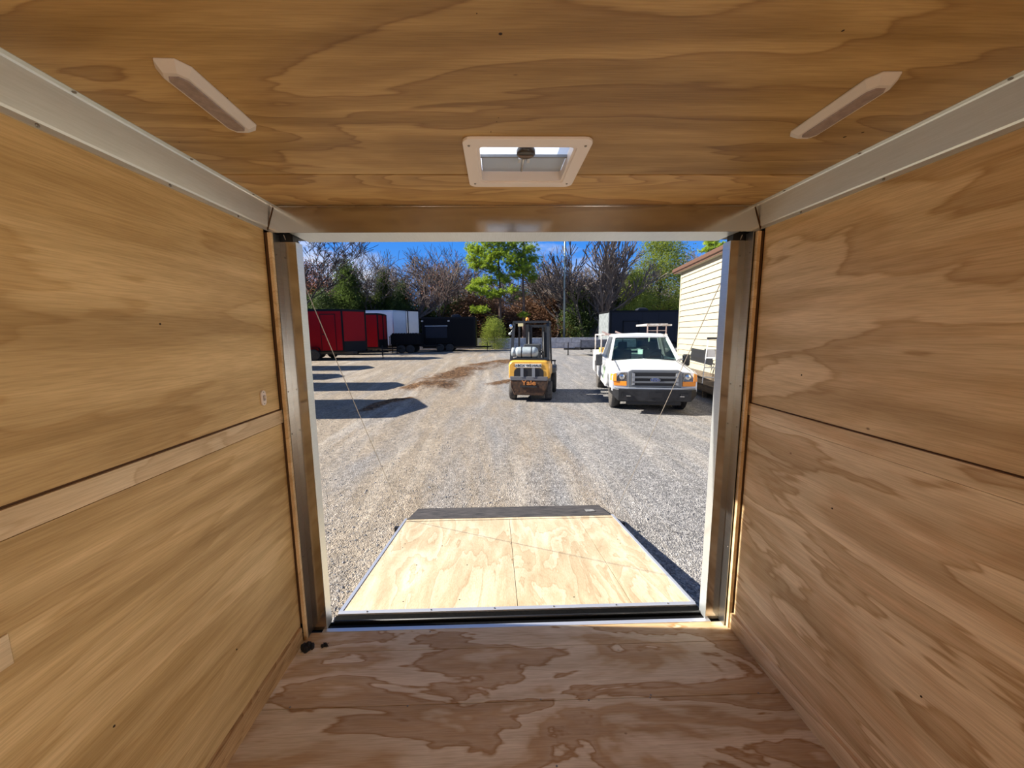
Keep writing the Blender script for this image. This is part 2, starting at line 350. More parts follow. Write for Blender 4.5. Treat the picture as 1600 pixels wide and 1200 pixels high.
# aluminium coves and header
for side, X, s in (('left', XL, 1), ('right', XR, -1)):
    tr = empty('trim_1' if side == 'left' else 'trim_2', kind='structure')
    ci = .032
    # flange on wall, sloping face, flange on ceiling (thin folded sheet)
    xw, xc = X+s*.0045, X+s*ci
    y0, y1 = YB, YD-.001
    prof = [(xw, ZL), (xw+s*.0015, ZL), (xw+s*.0015, ZL+.013), (xw+s*.006, ZL+.018), (X+s*(ci-.004), ZC-.006), (X+s*(ci-.001), ZC-.002), (X+s*(ci+.014), ZC-.0015), (X+s*(ci+.014), ZC), (X, ZC), (X, ZL)]
    m_ = MB(); m_.prism(prof, 'y', y0, y1); m_.build('cove_strip', ALU_COVE, tr)
    ys_ = (0.55, .95, 1.30, 1.62) if s > 0 else (0.50, .88, 1.25, 1.58)
    for y in ys_:
        MB().lathe([(.0048,0),(.004,s*.002),(.001,s*.003)], (xw+s*.0015, y, ZL+.006), 'x', 8).build('screw', SCREW, tr)
        MB().lathe([(.0048,0),(.004,-.002),(.001,-.003)], (X+s*(ci+.007), y+.06, ZC-.002), 'z', 8).build('screw', SCREW, tr)

hd = empty('trim_3', kind='structure')
h = MB().box(XL, XR, YD, YD+.004, ZH, ZC-.004); h.box(XL, XR, YD-.002, YD, ZC-.007, ZC)
h.build('header_face', ALU_MIR, hd)
MB().box(-.94, 1.15, YD+.004, 2.0, ZH, ZH+.006).build('header_underside', ALU_COVE, hd)
MB().box(XL-.05, XR+.05, 1.95, 2.0, ZH+.006, 2.25).build('header_outer', BLACK, hd)
MB().box(XL-.05, XR+.05, YD+.02, 1.95, ZC-.02, ZC-.012).build('header_backing', BLACK, hd)
for s, x in ((1, XL+.018), (-1, XR-.018)):   # mitred corner caps
    MB().prism([(x-s*.017, ZL-.002), (x+s*.020, ZC-.010), (x+s*.022, ZC-.010), (x-s*.014, ZL-.002)], 'y', YD-.004, YD-.0005).build('mitre_line', DARK, hd)

# rear posts
def post(name, xa, s, lab):
    tr = empty(name, kind='structure')
    # xa: interior-facing jamb plane; s = +1 for the left post
    MB().box(xa-s*.004, xa, YD-.006, YD+.047, 0.0, ZH-.0).build('jamb_plate', ALU, tr)
    MB().box(xa, xa+s*.072, YD+.046, YD+.050, 0.0, ZH-.03).build('post_face', ALU_MIR, tr)
    MB().box(xa+s*.070, xa+s*.0745, YD+.046, 1.924, 0.0, ZH-.03).build('post_lip', ALU_COVE, tr, bevel=.001)
    MB().box(xa-s*.08, xa+s*.058, YD+.055, 1.92, -.02, 2.1).build('post_core', BLACK, tr)
    for z in (1.95, 1.31, 1.1, .45):
        MB().lathe([(.004,0),(.003,s*.002)], (xa, YD+.008, z), 'x', 8).build('screw', SCREW, tr)
post('trim_4', -1.010, 1, ''); post('trim_5', 1.212, -1, '')

# threshold
th = empty('trim_6', kind='structure')
MB().box(-.955, 1.16, 1.843, 1.868, -.03, .002).build('threshold_strip', ALU_TRIM, th, bevel=.001)
bb = MB(); bb.prism([(1.868,-.05),(1.868,-.006),(1.892,-.004),(1.895,-.016),(1.906,-.016),(1.908,-.004),(1.916,-.004),(1.920,-.03),(1.95,-.03),(1.95,-.12),(1.868,-.12)], 'x', -.95, 1.155); bb.build('threshold_channel', BLACK_STEEL, th)
MB().box(XL-.05, XR+.05, 1.86, 1.95, -.2, -.05).build('rear_bumper', BLACK_STEEL, th)

# trailer underside (chassis) and its wheels, outside
ch = empty('trim_7', kind='structure')
MB().box(XL, XR, -3.2, 1.9, -.2, -.1).build('chassis_rail', BLACK_STEEL, ch)

# ------------------------------------------------------------------ roof vent
rv = empty('roof_vent', (.104, 1.40, ZC), label='square white roof vent with dark crank knob in the plywood ceiling', cat='vent')
def flange(b, X0, X1, Y0, Y1, x0, x1, y0, y1, z0, z1, r=.028):
    def rr(X0, X1, Y0, Y1, r, z, n=5):
        pts = []
        for cx_, cy_, a0 in ((X1-r, Y1-r, 0), (X0+r, Y1-r, 90), (X0+r, Y0+r, 180), (X1-r, Y0+r, 270)):
            for k in range(n): a = math.radians(a0+90*k/(n-1)); pts.append((cx_+r*math.cos(a), cy_+r*math.sin(a), z))
        return pts
    rings = [rr(X0,X1,Y0,Y1,r,z1), rr(X0,X1,Y0,Y1,r,z0), rr(x0,x1,y0,y1,.012,z0), rr(x0,x1,y0,y1,.012,z1)]
    b.loft(rings+[rings[0]], caps=False); return b
flange(MB(), -.200, .200, -.190, .182, -.158, .158, -.140, .140, -.009, 0).build('frame', WHITE_VENT, rv, bevel=.002)
thr = MB(); flange(thr, -.160, .160, -.142, .142, -.150, .150, -.130, .130, -.004, .030, .014); thr.build('throat', WHITE_VENT, rv)
LID = bpy.data.materials.new('translucent_lid'); LID.use_nodes = True; t_ = LID.node_tree; t_.nodes.clear()
_o = t_.nodes.new('ShaderNodeOutputMaterial'); _m = t_.nodes.new('ShaderNodeMixShader'); _d = t_.nodes.new('ShaderNodeBsdfDiffuse'); _t = t_.nodes.new('ShaderNodeBsdfTranslucent')
_d.inputs[0].default_value = (.8,.82,.85,1); _t.inputs[0].default_value = (.72,.78,.86,1); _m.inputs[0].default_value = .55
t_.links.new(_d.outputs[0], _m.inputs[1]); t_.links.new(_t.outputs[0], _m.inputs[2]); t_.links.new(_m.outputs[0], _o.inputs[0])
lid = MB(); lid.loft([[(-.165,-.148,.030),(.165,-.148,.030),(.165,.150,.030),(-.165,.150,.030)],[(-.165,-.148,.055),(.165,-.148,.055),(.165,.150,.055),(-.165,.150,.055)],[(-.13,-.115,.07),(.13,-.115,.07),(.13,.115,.07),(-.13,.115,.07)]], caps=False)
lid.add([(-.13,-.115,.07),(.13,-.115,.07),(.13,.115,.07),(-.13,.115,.07)], [(0,1,2,3)])
lid.build('lid', LID, rv)
MB().box(-.150, .150, -.010, .0, .020, .028).build('cross_bar', mat('vent_bar', (.22,.24,.27), .4, .6), rv)
MB().box(-.148, .148, .002, .129, .0285, .030).build('lid_tint_sheet', mat('blue_grey_sheet', (.42,.52,.68), .5), rv)  # added sheet that tints the far part of the lid blue-grey
VB = mat('vent_bracket', (.5,.5,.5), .35, .8)
br = MB(); br.tube((0,-.012,.024),(0,.120,.027),.004); br.box(-.020,-.010,-.02,.01,.008,.027).box(.010,.020,-.02,.01,.008,.027); br.tube((0,-.075,.004),(0,-.005,.020),.008); br.build('crank_rod', VB, rv)
kn = MB(); kn.lathe([(.004,.03),(.007,.012),(.010,.006),(.028,.004),(.030,-.001),(.030,-.012),(.026,-.016),(.004,-.016)], (0,-.092,.004), 'z', 22)
kb = kn.build('crank_knob', mat('knob_black', (.03,.025,.022), .4, coat=.2), rv)
kw = MB().box(-.024,.024,-.095,-.089,-.0155,-.012).build('knob_grip', mat('knob_label', (.16,.12,.10), .5), rv)
for x, y in ((-.181,-.150),(.181,-.150),(-.178,.148),(.178,.148)):
    MB().lathe([(.0045,0),(.0035,-.002)], (x,y,-.009), 'z', 8).build('screw', SCREW, rv)

# ------------------------------------------------------------------ ceiling lamps (switched off)
LENS = mat('frosted_lens', (.30,.235,.22), .25, noise=60, col2=(.23,.18,.17), coat=.3)
HOUS = mat('lamp_housing', (.62,.57,.52), .5)
def dome(cx, cy, sgn, rz, lab):
    r = empty('ceiling_lamp', (cx, cy, ZC), rz, label=lab, cat='lamp', group='dome lamps on the ceiling')
    def oct_(hx, hy, c, z, dx=0, dy=0): return [(x+dx, y+dy, z) for x, y in ((-hx,-hy+c*1.5),(-hx+c,-hy),(hx-c,-hy),(hx,-hy+c*1.5),(hx,hy-c*1.5),(hx-c,hy),(-hx+c,hy),(-hx,hy-c*1.5))]
    ox = -sgn*.004
    MB().loft([oct_(.039,.140,.017,0), oct_(.039,.140,.017,-.004), oct_(.027,.122,.012,-.019,ox), oct_(.021,.128,.008,-.0205,ox)][:3]).build('housing', HOUS, r, bevel=.0015)
    MB().loft([oct_(.0215,.112,.010,-.0185,ox), oct_(.0205,.110,.010,-.0215,ox)]).build('lens', LENS, r, bevel=.001)
p = atZ(331, 154, ZC); dome(p.x, p.y, 1, math.radians(1), 'slim dome lamp with frosted lens on the plywood ceiling, left of the vent')
p = atZ(1310, 168, ZC); dome(p.x, p.y, -1, math.radians(-1), 'slim dome lamp with frosted lens on the plywood ceiling, right of the vent')

# switch plate
sw = empty('wall_switch', (XL, 1.671, 1.307), label='small white switch plate on the left plywood wall beside the door post', cat='switch')
def pill(hy, hz, x0, x1, n=6):
    def ringp(x):
        pts = []
        for k in range(n+1): a = PI*k/n; pts.append((x, hy*math.cos(a), hz-hy+hy*math.sin(a)))
        for k in range(n+1): a = PI+PI*k/n; pts.append((x, hy*math.cos(a), -hz+hy+hy*math.sin(a)))
        return pts
    return MB().loft([ringp(x0), ringp(x1)])
pill(.0165, .034, 0, .007).build('plate', WHITE_PL, sw, bevel=.0015)
MB().box(.0065,.0095,-.006,.006,-.012,.012).build('rocker', mat('switch_rocker', (.35,.30,.28), .4), sw)
MB().box(.009,.016,-.003,.003,-.001,.007).build('lever', WHITE_PL, sw)
for z in (.026, -.026): MB().lathe([(.003,.0065),(.002,.0085)], (0,0,z), 'x', 7).build('screw', SCREW, sw)

# torn black scraps in the corner by the left post
def scrap(cx, cy, rx, ry, rz_, seed, name, lab):
    rnd = random.Random(seed); b = MB()
    for k in range(9):
        a = rnd.uniform(0, 2*PI); d = rnd.uniform(0, .7)
        b.sphere((cx+math.cos(a)*rx*d, cy+math.sin(a)*ry*d, rz_*.45*rnd.uniform(.5,1.1)), rx*rnd.uniform(.25,.5), ry*rnd.uniform(.25,.5), rz_*rnd.uniform(.4,.6), 6, 4)
    for k in range(5):
        a = rnd.uniform(0, 2*PI); b.tube((cx, cy, rz_*.3), (cx+math.cos(a)*rx*1.3, cy+math.sin(a)*ry*1.3, rz_*rnd.uniform(.1,1.2)), .002, .0008, 5)
    b.build(name, mat('torn_foam', (.012,.010,.012), .9, noise=200, bump=(150,.6,.01)), None, label=lab, cat='debris')
scrap(-.975, 1.738, .034, .030, .040, 3, 'torn_foam', 'larger clump of torn black foam in the corner below the left post')
scrap(-.900, 1.748, .019, .012, .020, 5, 'torn_foam', 'small scrap of torn black foam on the floor near the threshold')

# ------------------------------------------------------------------ ramp
ramp = empty('loading_ramp', (0, 0, 0), label='lowered plywood loading ramp with aluminium edges and dark end flap', cat='ramp')
RN, RF, RE = (1.972, .014), (3.478, -.215), (3.862, -.290)
rx0, rx1 = -.896, 1.118
def slab(b, x0, x1, a, c, dz0, dz1, x0b=None, x1b=None):
    x0b = x0 if x0b is None else x0b; x1b = x1 if x1b is None else x1b
    return b.hexa([(x0,a[0],a[1]+dz0),(x1,a[0],a[1]+dz0),(x1b,c[0],c[1]+dz0),(x0b,c[0],c[1]+dz0),(x0,a[0],a[1]+dz1),(x1,a[0],a[1]+dz1),(x1b,c[0],c[1]+dz1),(x0b,c[0],c[1]+dz1)])
def lerp(t): return (RN[0]+(RF[0]-RN[0])*t, RN[1]+(RF[1]-RN[1])*t)
W_ = rx1-rx0
for u0, u1 in ((0, .497), (.497, .828), (.828, 1)):
    slab(MB(), rx0+W_*u0+.0018, rx0+W_*u1-.0018, lerp(.004), lerp(.965), -.012, 0).build('plywood_panel', P_RAMP, ramp, bevel=.001)
slab(MB(), rx0, rx1, lerp(.969), lerp(1), -.012, .002).build('end_batten', P_RAMP, ramp, bevel=.001)
slab(MB(), rx0, rx1, lerp(0), lerp(.985), -.055, -.0125).build('ramp_core', BLACK_STEEL, ramp)
for x0, x1 in ((rx0-.022, rx0), (rx1, rx1+.022)):
    slab(MB(), x0, x1, lerp(-.002), lerp(1.02), -.058, .004).build('edge_channel', ALU_TRIM, ramp, bevel=.001)
slab(MB(), rx0-.02, rx1+.02, (1.955, .012), (1.978, .014), -.05, .004).build('hinge_edge', ALU_TRIM, ramp, bevel=.001)
slab(MB(), rx0-.03, rx1+.03, (1.905, -.012), (1.956, .006), -.05, 0).build('hinge_strip', BLACK_STEEL, ramp); MB().tube((rx0-.02,1.912,.004),(rx1+.02,1.912,.004),.007,n=10).build('hinge_rod', BLACK, ramp)
FLAP = mat('weathered_flap', (.085,.075,.072), .8, noise=12, col2=(.012,.012,.014), stretch=(.6,5,1), bump=(40,.4,.01))
slab(MB(), rx0+.006, rx1-.006, (3.484,-.214), RE, -.018, .002, rx0+.03, rx1-.03).build('end_flap', FLAP, ramp, bevel=.001)
slab(MB(), rx1-.22, rx1-.13, (3.60,-.232), (3.70,-.256), 0, .003).build('worn_patch', mat('worn_patch', (.30,.29,.28), .9, noise=30, col2=(.12,.12,.12)), ramp)
for u in (.07, .25, .43, .6, .78, .93):
    MB().lathe([(.005,0),(.004,.002)], (rx0+W_*u, 1.966, .018), 'z', 8).build('screw', SCREW, ramp)
for px_, py_ in ((633,850),(629,856),(965,843),(969,849),(691,853),(651,883),(730,883),(630,940),(897,933),(718,937),(798,850),(800,875),(806,948)):
    d = ray(px_, py_); t0 = Vector((0,0,CAM_Z)); # intersect ramp plane
    n = Vector((0, -(RF[1]-RN[1]), RF[0]-RN[0])); k = (Vector((0,RN[0],RN[1]))-t0).dot(n)/d.dot(n); q = t0+d*k
    MB().lathe([(.0045,-.001),(.0035,.002)], (q.x, q.y, q.z), 'z', 7).build('screw', KNOT, ramp)
for s_, x in ((-1, rx0-.022), (1, rx1+.022)):   # cable lugs at the far corners
    MB().box(x-.004*s_, x+s_*.05, 3.30, 3.33, lerp(.9)[1]-.045, lerp(.9)[1]-.005).build('cable_lug', BLACK, ramp)

WIRE = mat('steel_cable', (.46,.42,.37), .4, .7)
def cable(a, b, sag, lab):
    a = Vector(a); b = Vector(b); m = MB(); n = 10; pts = []
    for i in range(n+1):
        t = i/n; p = a.lerp(b, t); p.z -= sag*4*t*(1-t); pts.append(p)
    for p, q in zip(pts, pts[1:]): m.tube(p, q, .0023, n=6, caps=False)
    o = m.build('ramp_cable', WIRE, None, label=lab, cat='cable')
    return o
cable(atY(443, 367, 1.86), (rx0-.024, 3.46, -.18), .012, 'thin steel cable from the top left post down to the ramp corner')
cable(atY(1160, 367, 1.86), (rx1+.024, 3.46, -.18), .012, 'thin steel cable from the top right post down to the ramp corner')
# ================================================================== the yard
def gravel_material():
    m = bpy.data.materials.new('gravel'); m.use_nodes = True; t = m.node_tree; b = t.nodes['Principled BSDF']; L = t.links
    def N(k): return t.nodes.new(k)
    geo = N('ShaderNodeNewGeometry')
    def mp_(s, rz=0, loc=(0,0,0)):
        k = N('ShaderNodeMapping'); k.inputs['Scale'].default_value = s; k.inputs['Rotation'].default_value = (0,0,rz); k.inputs['Location'].default_value = loc
        L.new(geo.outputs['Position'], k.inputs[0]); return k.outputs[0]
    def noise(v, s, d=4, r=.6, dist=0):
        k = N('ShaderNodeTexNoise'); k.inputs['Scale'].default_value = s; k.inputs['Detail'].default_value = d; k.inputs['Roughness'].default_value = r; k.inputs['Distortion'].default_value = dist
        L.new(v, k.inputs['Vector']); return k.outputs[0]
    def ramp_(v, stops):
        k = N('ShaderNodeValToRGB'); el = k.color_ramp.elements; L.new(v, k.inputs[0])
        el[0].position, el[0].color = stops[0][0], (*stops[0][1], 1); el[1].position, el[1].color = stops[-1][0], (*stops[-1][1], 1)
        for p_, c_ in stops[1:-1]: q = el.new(p_); q.color = (*c_, 1)
        return k.outputs[0]
    def mix(f, a, c, bt='MIX'):
        k = N('ShaderNodeMixRGB'); k.blend_type = bt
        for i, v in ((0, f), (1, a), (2, c)):
            if isinstance(v, (int, float)): k.inputs[i].default_value = v
            elif isinstance(v, tuple): k.inputs[i].default_value = (*v, 1)
            else: L.new(v, k.inputs[i])
        return k.outputs[0]
    g = lambda v: (v, v, v)
    vo = N('ShaderNodeTexVoronoi'); vo.inputs['Scale'].default_value = 78; L.new(geo.outputs['Position'], vo.inputs['Vector'])
    stone = ramp_(vo.outputs['Color'], [(0, (.06,.06,.065)), (.35, (.20,.195,.195)), (.7, (.31,.30,.29)), (1, (.52,.51,.50))])
    vo2 = N('ShaderNodeTexVoronoi'); vo2.inputs['Scale'].default_value = 36; L.new(geo.outputs['Position'], vo2.inputs['Vector'])
    stone2 = ramp_(vo2.outputs['Color'], [(0, g(.62)), (.4, g(.95)), (1, g(1.2))])
    base = mix(.8, stone, stone2, 'MULTIPLY')
    sand = ramp_(noise(geo.outputs['Position'], 26, 5, .7), [(.3, (.17,.125,.08)), (.55, (.34,.27,.185)), (.75, (.45,.37,.28))])
    # sandy tracks sweeping from the near left towards the forklift
    tr = noise(mp_((1.0, .16, 1), math.radians(32), (3, 1, 0)), 1.3, 5, .62, .5)
    sx = N('ShaderNodeSeparateXYZ'); L.new(geo.outputs['Position'], sx.inputs[0])
    mr = N('ShaderNodeMapRange'); mr.inputs['From Min'].default_value = 2.4; mr.inputs['From Max'].default_value = -1.5; L.new(sx.outputs['X'], mr.inputs['Value'])
    def M_(op, a, c):
        k = N('ShaderNodeMath'); k.operation = op; k.use_clamp = False
        for i, v in enumerate((a, c)):
            if isinstance(v, (int, float)): k.inputs[i].default_value = v
            else: L.new(v, k.inputs[i])
        return k.outputs[0]
    f = M_('ADD', M_('MULTIPLY', mr.outputs[0], .34), M_('SUBTRACT', tr, .22))
    fm = ramp_(f, [(.36, g(0)), (.64, g(.72))])
    c1 = mix(fm, base, sand)
    # pale fines pressed by tyres
    tr2 = noise(mp_((1.6, .12, 1), math.radians(20), (7, 2, 0)), 1.6, 4, .6, .3)
    c2 = mix(M_('MULTIPLY', ramp_(tr2, [(.5, g(0)), (.7, g(1))]), .45), c1, (.50, .45, .38))
    # wet clay thrown up in the ruts
    at = N('ShaderNodeAttribute'); at.attribute_name = 'clay'
    clay = ramp_(noise(geo.outputs['Position'], 9, 5, .7), [(.35, (.030,.015,.008)), (.6, (.19,.105,.05)), (.8, (.34,.24,.14))])
    cm = ramp_(M_('ADD', at.outputs['Fac'], M_('MULTIPLY', noise(geo.outputs['Position'], 5, 4, .7), .9)), [(.62, g(0)), (1.0, g(1))])
    c3 = mix(cm, c2, clay)
    # leaf litter and soil under the trees beyond the wall
    far = N('ShaderNodeMapRange'); far.inputs['From Min'].default_value = 35.0; far.inputs['From Max'].default_value = 37.5; L.new(sx.outputs['Y'], far.inputs['Value'])
    litter = ramp_(noise(geo.outputs['Position'], 2.5, 5, .7), [(.35, (.10,.055,.025)), (.6, (.27,.17,.09)), (.8, (.18,.17,.07))])
    c4 = mix(far.outputs[0], c3, litter)
    spk = ramp_(noise(geo.outputs['Position'], 15, 6, .8), [(.36, g(.60)), (.5, g(.98)), (.64, g(1.28))])
    spk2 = ramp_(noise(mp_((1, .35, 1), math.radians(25)), 3.5, 6, .75), [(.36, g(.84)), (.6, g(1.08))])
    c4 = mix(1.0, mix(.85, c4, spk, 'MULTIPLY'), spk2, 'MULTIPLY')
    L.new(c4, b.inputs['Base Color']); b.inputs['Roughness'].default_value = .92; b.inputs['Specular IOR Level'].default_value = .2
    bp = N('ShaderNodeBump'); bp.inputs['Strength'].default_value = 1; bp.inputs['Distance'].default_value = .009; L.new(vo.outputs['Distance'], bp.inputs['Height'])
    bp2 = N('ShaderNodeBump'); bp2.inputs['Strength'].default_value = .7; bp2.inputs['Distance'].default_value = .035; L.new(noise(geo.outputs['Position'], 6, 5, .7), bp2.inputs['Height']); L.new(bp.outputs[0], bp2.inputs['Normal'])
    L.new(bp2.outputs[0], b.inputs['Normal']); return m
GRAVEL = gravel_material()
from mathutils import noise as mn
# ruts: (centre line points, half width, height)
RUTS = [([atZ(a, b_, -.20) for a, b_ in ((668,602),(700,588),(740,578),(790,571))], .85, .22),
        ([atZ(a, b_, -.27) for a, b_ in ((575,640),(600,628),(640,622))], .22, .14),
        ([atZ(a, b_, -.27) for a, b_ in ((640,607),(662,603))], .30, .13),
        ([atZ(a, b_, -.24) for a, b_ in ((765,600),(800,595))], .35, .12)]
def seg_d(p, a, b_):
    ab = (b_-a); t = max(0, min(1, (p-a).dot(ab)/ab.dot(ab))); return (p-(a+ab*t)).length
def rut(x, y):
    best = 0; h = 0; p = Vector((x, y, 0))
    for pts, wd, ht in RUTS:
        q = [Vector((v.x, v.y, 0)) for v in pts]; d = min(seg_d(p, a, b_) for a, b_ in zip(q, q[1:]))
        if d < wd*2.2:
            k = math.exp(-(d/wd)**2); best = max(best, k*(.45+1.1*max(0,mn.noise(Vector((x*1.1,y*.8,9)))+.25))); h += ht*k*(.35+.9*abs(mn.noise(Vector((x*2.2, y*1.1, 3)))))
    return best, h
def zground(x, y):
    r = rut(x, y) if (-5 < x < 1.6 and 7 < y < 22) else (0, 0)
    roll = .012*mn.noise(Vector((x*.7, y*.7, 0)))+.010*mn.noise(Vector((x*2.4+y*1.2, y*.6, 5)))
    fl_ = max(0, min(1, (y-4)/3))
    return G(x, y)+roll*fl_+r[1]*.8, r[0]
xs = [-70,-50,-35,-26,-20]+[ -16+.5*i for i in range(16)]+[-8+.16*i for i in range(81)]+[5+.5*i for i in range(20)]+[16,20,26,35,50,70]
ysg = [-30,-15,-8,-4,-1,1,3]+[3.4+.16*i for i in range(110)]+[21.2+.5*i for i in range(34)]+[39,42,46,52,60,75,100,140]
vs = []; cl = []
for y in ysg:
    for x in xs:
        z, c_ = zground(x, y); vs.append((x, y, z)); cl.append(c_)
nx = len(xs); fs = [(j*nx+i, j*nx+i+1, (j+1)*nx+i+1, (j+1)*nx+i) for j in range(len(ysg)-1) for i in range(nx-1)]
me = bpy.data.meshes.new('ground'); me.from_pydata(vs, [], fs); me.polygons.foreach_set('use_smooth', [True]*len(fs))
a_ = me.attributes.new('clay', 'FLOAT', 'POINT'); a_.data.foreach_set('value', cl); me.materials.append(GRAVEL)
gr = bpy.data.objects.new('ground', me); C.objects.link(gr); gr['kind'] = 'structure'
# loose stones lying on the gravel near the ramp
st = MB(); rnd = random.Random(5)
for k in range(12000):
    y = 2.2+12*rnd.random()**1.7; x = rnd.uniform(-.62, .66)*y+rnd.uniform(-.3, .5)
    if -1.0 < x < 1.25 and y < 3.95: continue
    r = rnd.uniform(.004, .010)*(1+.35*(rnd.random() < .08)*2); z = zground(x, y)[0]+r*.25; a = rnd.uniform(0, PI)
    ca, sa = math.cos(a), math.sin(a); q = [rnd.uniform(.7, 1.3) for _ in range(6)]
    pts = [(r*q[0],0,0),(0,r*q[1],0),(-r*q[2],0,0),(0,-r*q[3],0),(0,0,r*q[4]*.7),(0,0,-r*.6)]
    pts = [(x+p_[0]*ca-p_[1]*sa, y+p_[0]*sa+p_[1]*ca, z+p_[2]) for p_ in pts]
    st.add(pts, [(0,1,4),(1,2,4),(2,3,4),(3,0,4),(1,0,5),(2,1,5),(3,2,5),(0,3,5)])
st.build('loose_gravel', mat('loose_stone', (.38,.37,.36), .9, noise=45, col2=(.15,.145,.145)), None, kind='stuff', label='loose grey limestone gravel scattered over the yard around the ramp', cat='gravel')
# ================================================================== building on the right
BR = Matrix.Rotation(0, 3, 'Z')
SID = mat('cream_lap_siding', (.42,.375,.275), .6, noise=3, col2=(.40,.355,.26))
BROWN = mat('brown_fascia', (.11,.055,.035), .6)
DECKW = mat('weathered_deck_wood', (.17,.13,.09), .85, noise=8, col2=(.09,.07,.05), stretch=(6,.6,6))
ang = math.atan2(.134, .991)
bld = empty('cream_building', (6.40, 10.60, -.294), -ang, label='cream lap-sided building with brown eave at the right of the yard', cat='building')
# local: y runs along the wall, wall plane x = 0, body x > 0
YN, YFAR, EX = -6.2, 3.55, .2
ZB = .62; ZT = 4.03
MB().box(.03, 7.0, YN, YFAR-.02, ZB-.5, ZT).build('wall_core', SID, bld)
k = 0; z = ZB
while z < ZT-.02:
    z1 = min(z+EX, ZT)
    MB().prism([(0-.036, z), (.03, z), (.03, z1), (-.004, z1)], 'y', YN, YFAR).build('siding_board', SID, bld)
    z = z1
MB().box(-.03, .03, YFAR-.09, YFAR+.01, ZB, ZT).build('corner_board', SID, bld)
MB().box(-.02, .02, YN, YFAR-.02, .40, ZB-.01).build('skirt_board', DECKW, bld)
MB().box(.0, 6.9, YN+.05, YFAR-.05, 0, .38).build('foundation', mat('foundation_block', (.20,.18,.16), .9, noise=6, col2=(.12,.11,.10)), bld)
MB().prism([(-.16, ZT-.02), (.02, ZT-.02), (.02, ZT+.02), (-.16, ZT+.02)], 'y', YN-.3, YFAR+.3).build('soffit', SID, bld)
MB().prism([(-.19, ZT-.03), (-.16, ZT-.03), (-.16, ZT+.11), (-.19, ZT+.11)], 'y', YN-.3, YFAR+.3).build('fascia', BROWN, bld)
MB().prism([(-.24, ZT+.03), (-.19, ZT+.01), (-.19, ZT+.12), (-.25, ZT+.12)], 'y', YN-.3, YFAR+.32).build('gutter', BROWN, bld)
MB().prism([(-.22, ZT+.115), (3.5, ZT+1.1), (7.4, ZT+.155), (7.4, ZT+.20), (3.5, ZT+1.16), (-.22, ZT+.15)], 'y', YN-.35, YFAR+.34).build('roof', mat('brown_metal_roof', (.13,.075,.05), .55), bld)

dk = empty('wooden_platform', (5.72, 9.63, -.294), -ang, label='low weathered wooden platform along the foot of the cream building', cat='platform')
n = 0
for i in range(4):
    MB().box(.005+i*.128, .005+i*.128+.121, -3.2, 2.2, .355, .394).build('deck_board', DECKW, dk)
MB().box(0, .03, -3.2, 2.2, .20, .353).build('rim_board', DECKW, dk)
for y in (-3.1, -1.8, -.5, .8, 2.1): MB().box(.03, .12, y-.045, y+.045, 0, .353).build('post', DECKW, dk)
MB().box(.44, .50, -3.2, 2.2, 0, .353).build('rear_beam', DECKW, dk)

# step ladder on the platform
LAD = mat('ladder_aluminium', (.82,.82,.80), .5, .1)
p = Vector((6.02, 10.38, .102))
ld = empty('step_ladder', p, math.radians(-28), label='aluminium step ladder with black cap standing on the wooden platform', cat='ladder')
Hh = 1.27
for s in (-1, 1):
    MB().bar((s*.20, -.30, 0), (s*.11, -.03, Hh), .024, .05).build('front_rail', LAD, ld)
    MB().bar((s*.19, .34, 0), (s*.10, .04, Hh-.04), .02, .035).build('rear_leg', LAD, ld)
    MB().bar((s*.195, -.24, .30), (s*.185, .27, .28), .012, .02).build('spreader', mat('dark_spreader', (.05,.05,.05), .5) if s < 0 else bpy.data.materials['dark_spreader'], ld)
    for y in (-.30, .34): MB().box(s*.2-.02, s*.2+.02, y-.03, y+.03, -.005, .04).build('rubber_foot', BLACK, ld)
for i in range(4):
    t = (i+.8)/4.8; y = -.30+.27*t; w2 = .20-.09*t
    MB().box(-w2, w2, y-.04, y+.04, Hh*t-.012, Hh*t+.012).build('step', LAD, ld)
MB().box(-.14, .14, -.09, .09, Hh-.02, Hh+.035).build('top_cap', BLACK, ld, bevel=.008)
MB().box(-.10, .10, .05, .10, Hh-.55, Hh-.30).build('tool_tray', mat('tray_grey', (.25,.25,.27), .6), ld)

# ================================================================== pickup truck
WP = mat('white_truck_paint', (.78,.79,.80), .28, 0, coat=.5)
DCH = mat('dark_bumper', (.035,.036,.04), .35, .4, noise=6, col2=(.02,.02,.022))
GRL = mat('grey_grille', (.20,.21,.22), .4, .5)
CHR = mat('chrome', (.75,.76,.78), .12, 1)
AMB = mat('amber_lens', (.90,.30,.03), .25, coat=.5)
HL = mat('headlight_glass', (.30,.31,.33), .12, .6, noise=25, col2=(.06,.065,.07))
GLS = bpy.data.materials.new('windscreen_glass'); GLS.use_nodes = True
gb = GLS.node_tree.nodes['Principled BSDF']; gb.inputs['Base Color'].default_value = (.62,.85,.78,1); gb.inputs['Roughness'].default_value = .02; gb.inputs['Transmission Weight'].default_value = 1; gb.inputs['IOR'].default_value = 1.45
SEATM = mat('dark_seat_cloth', (.05,.055,.06), .9)
RACK = mat('rack_primer', (.62,.47,.42), .6, .2, noise=20, col2=(.45,.32,.28))
RACKW = mat('rack_white', (.75,.73,.70), .5, noise=12, col2=(.5,.4,.33))

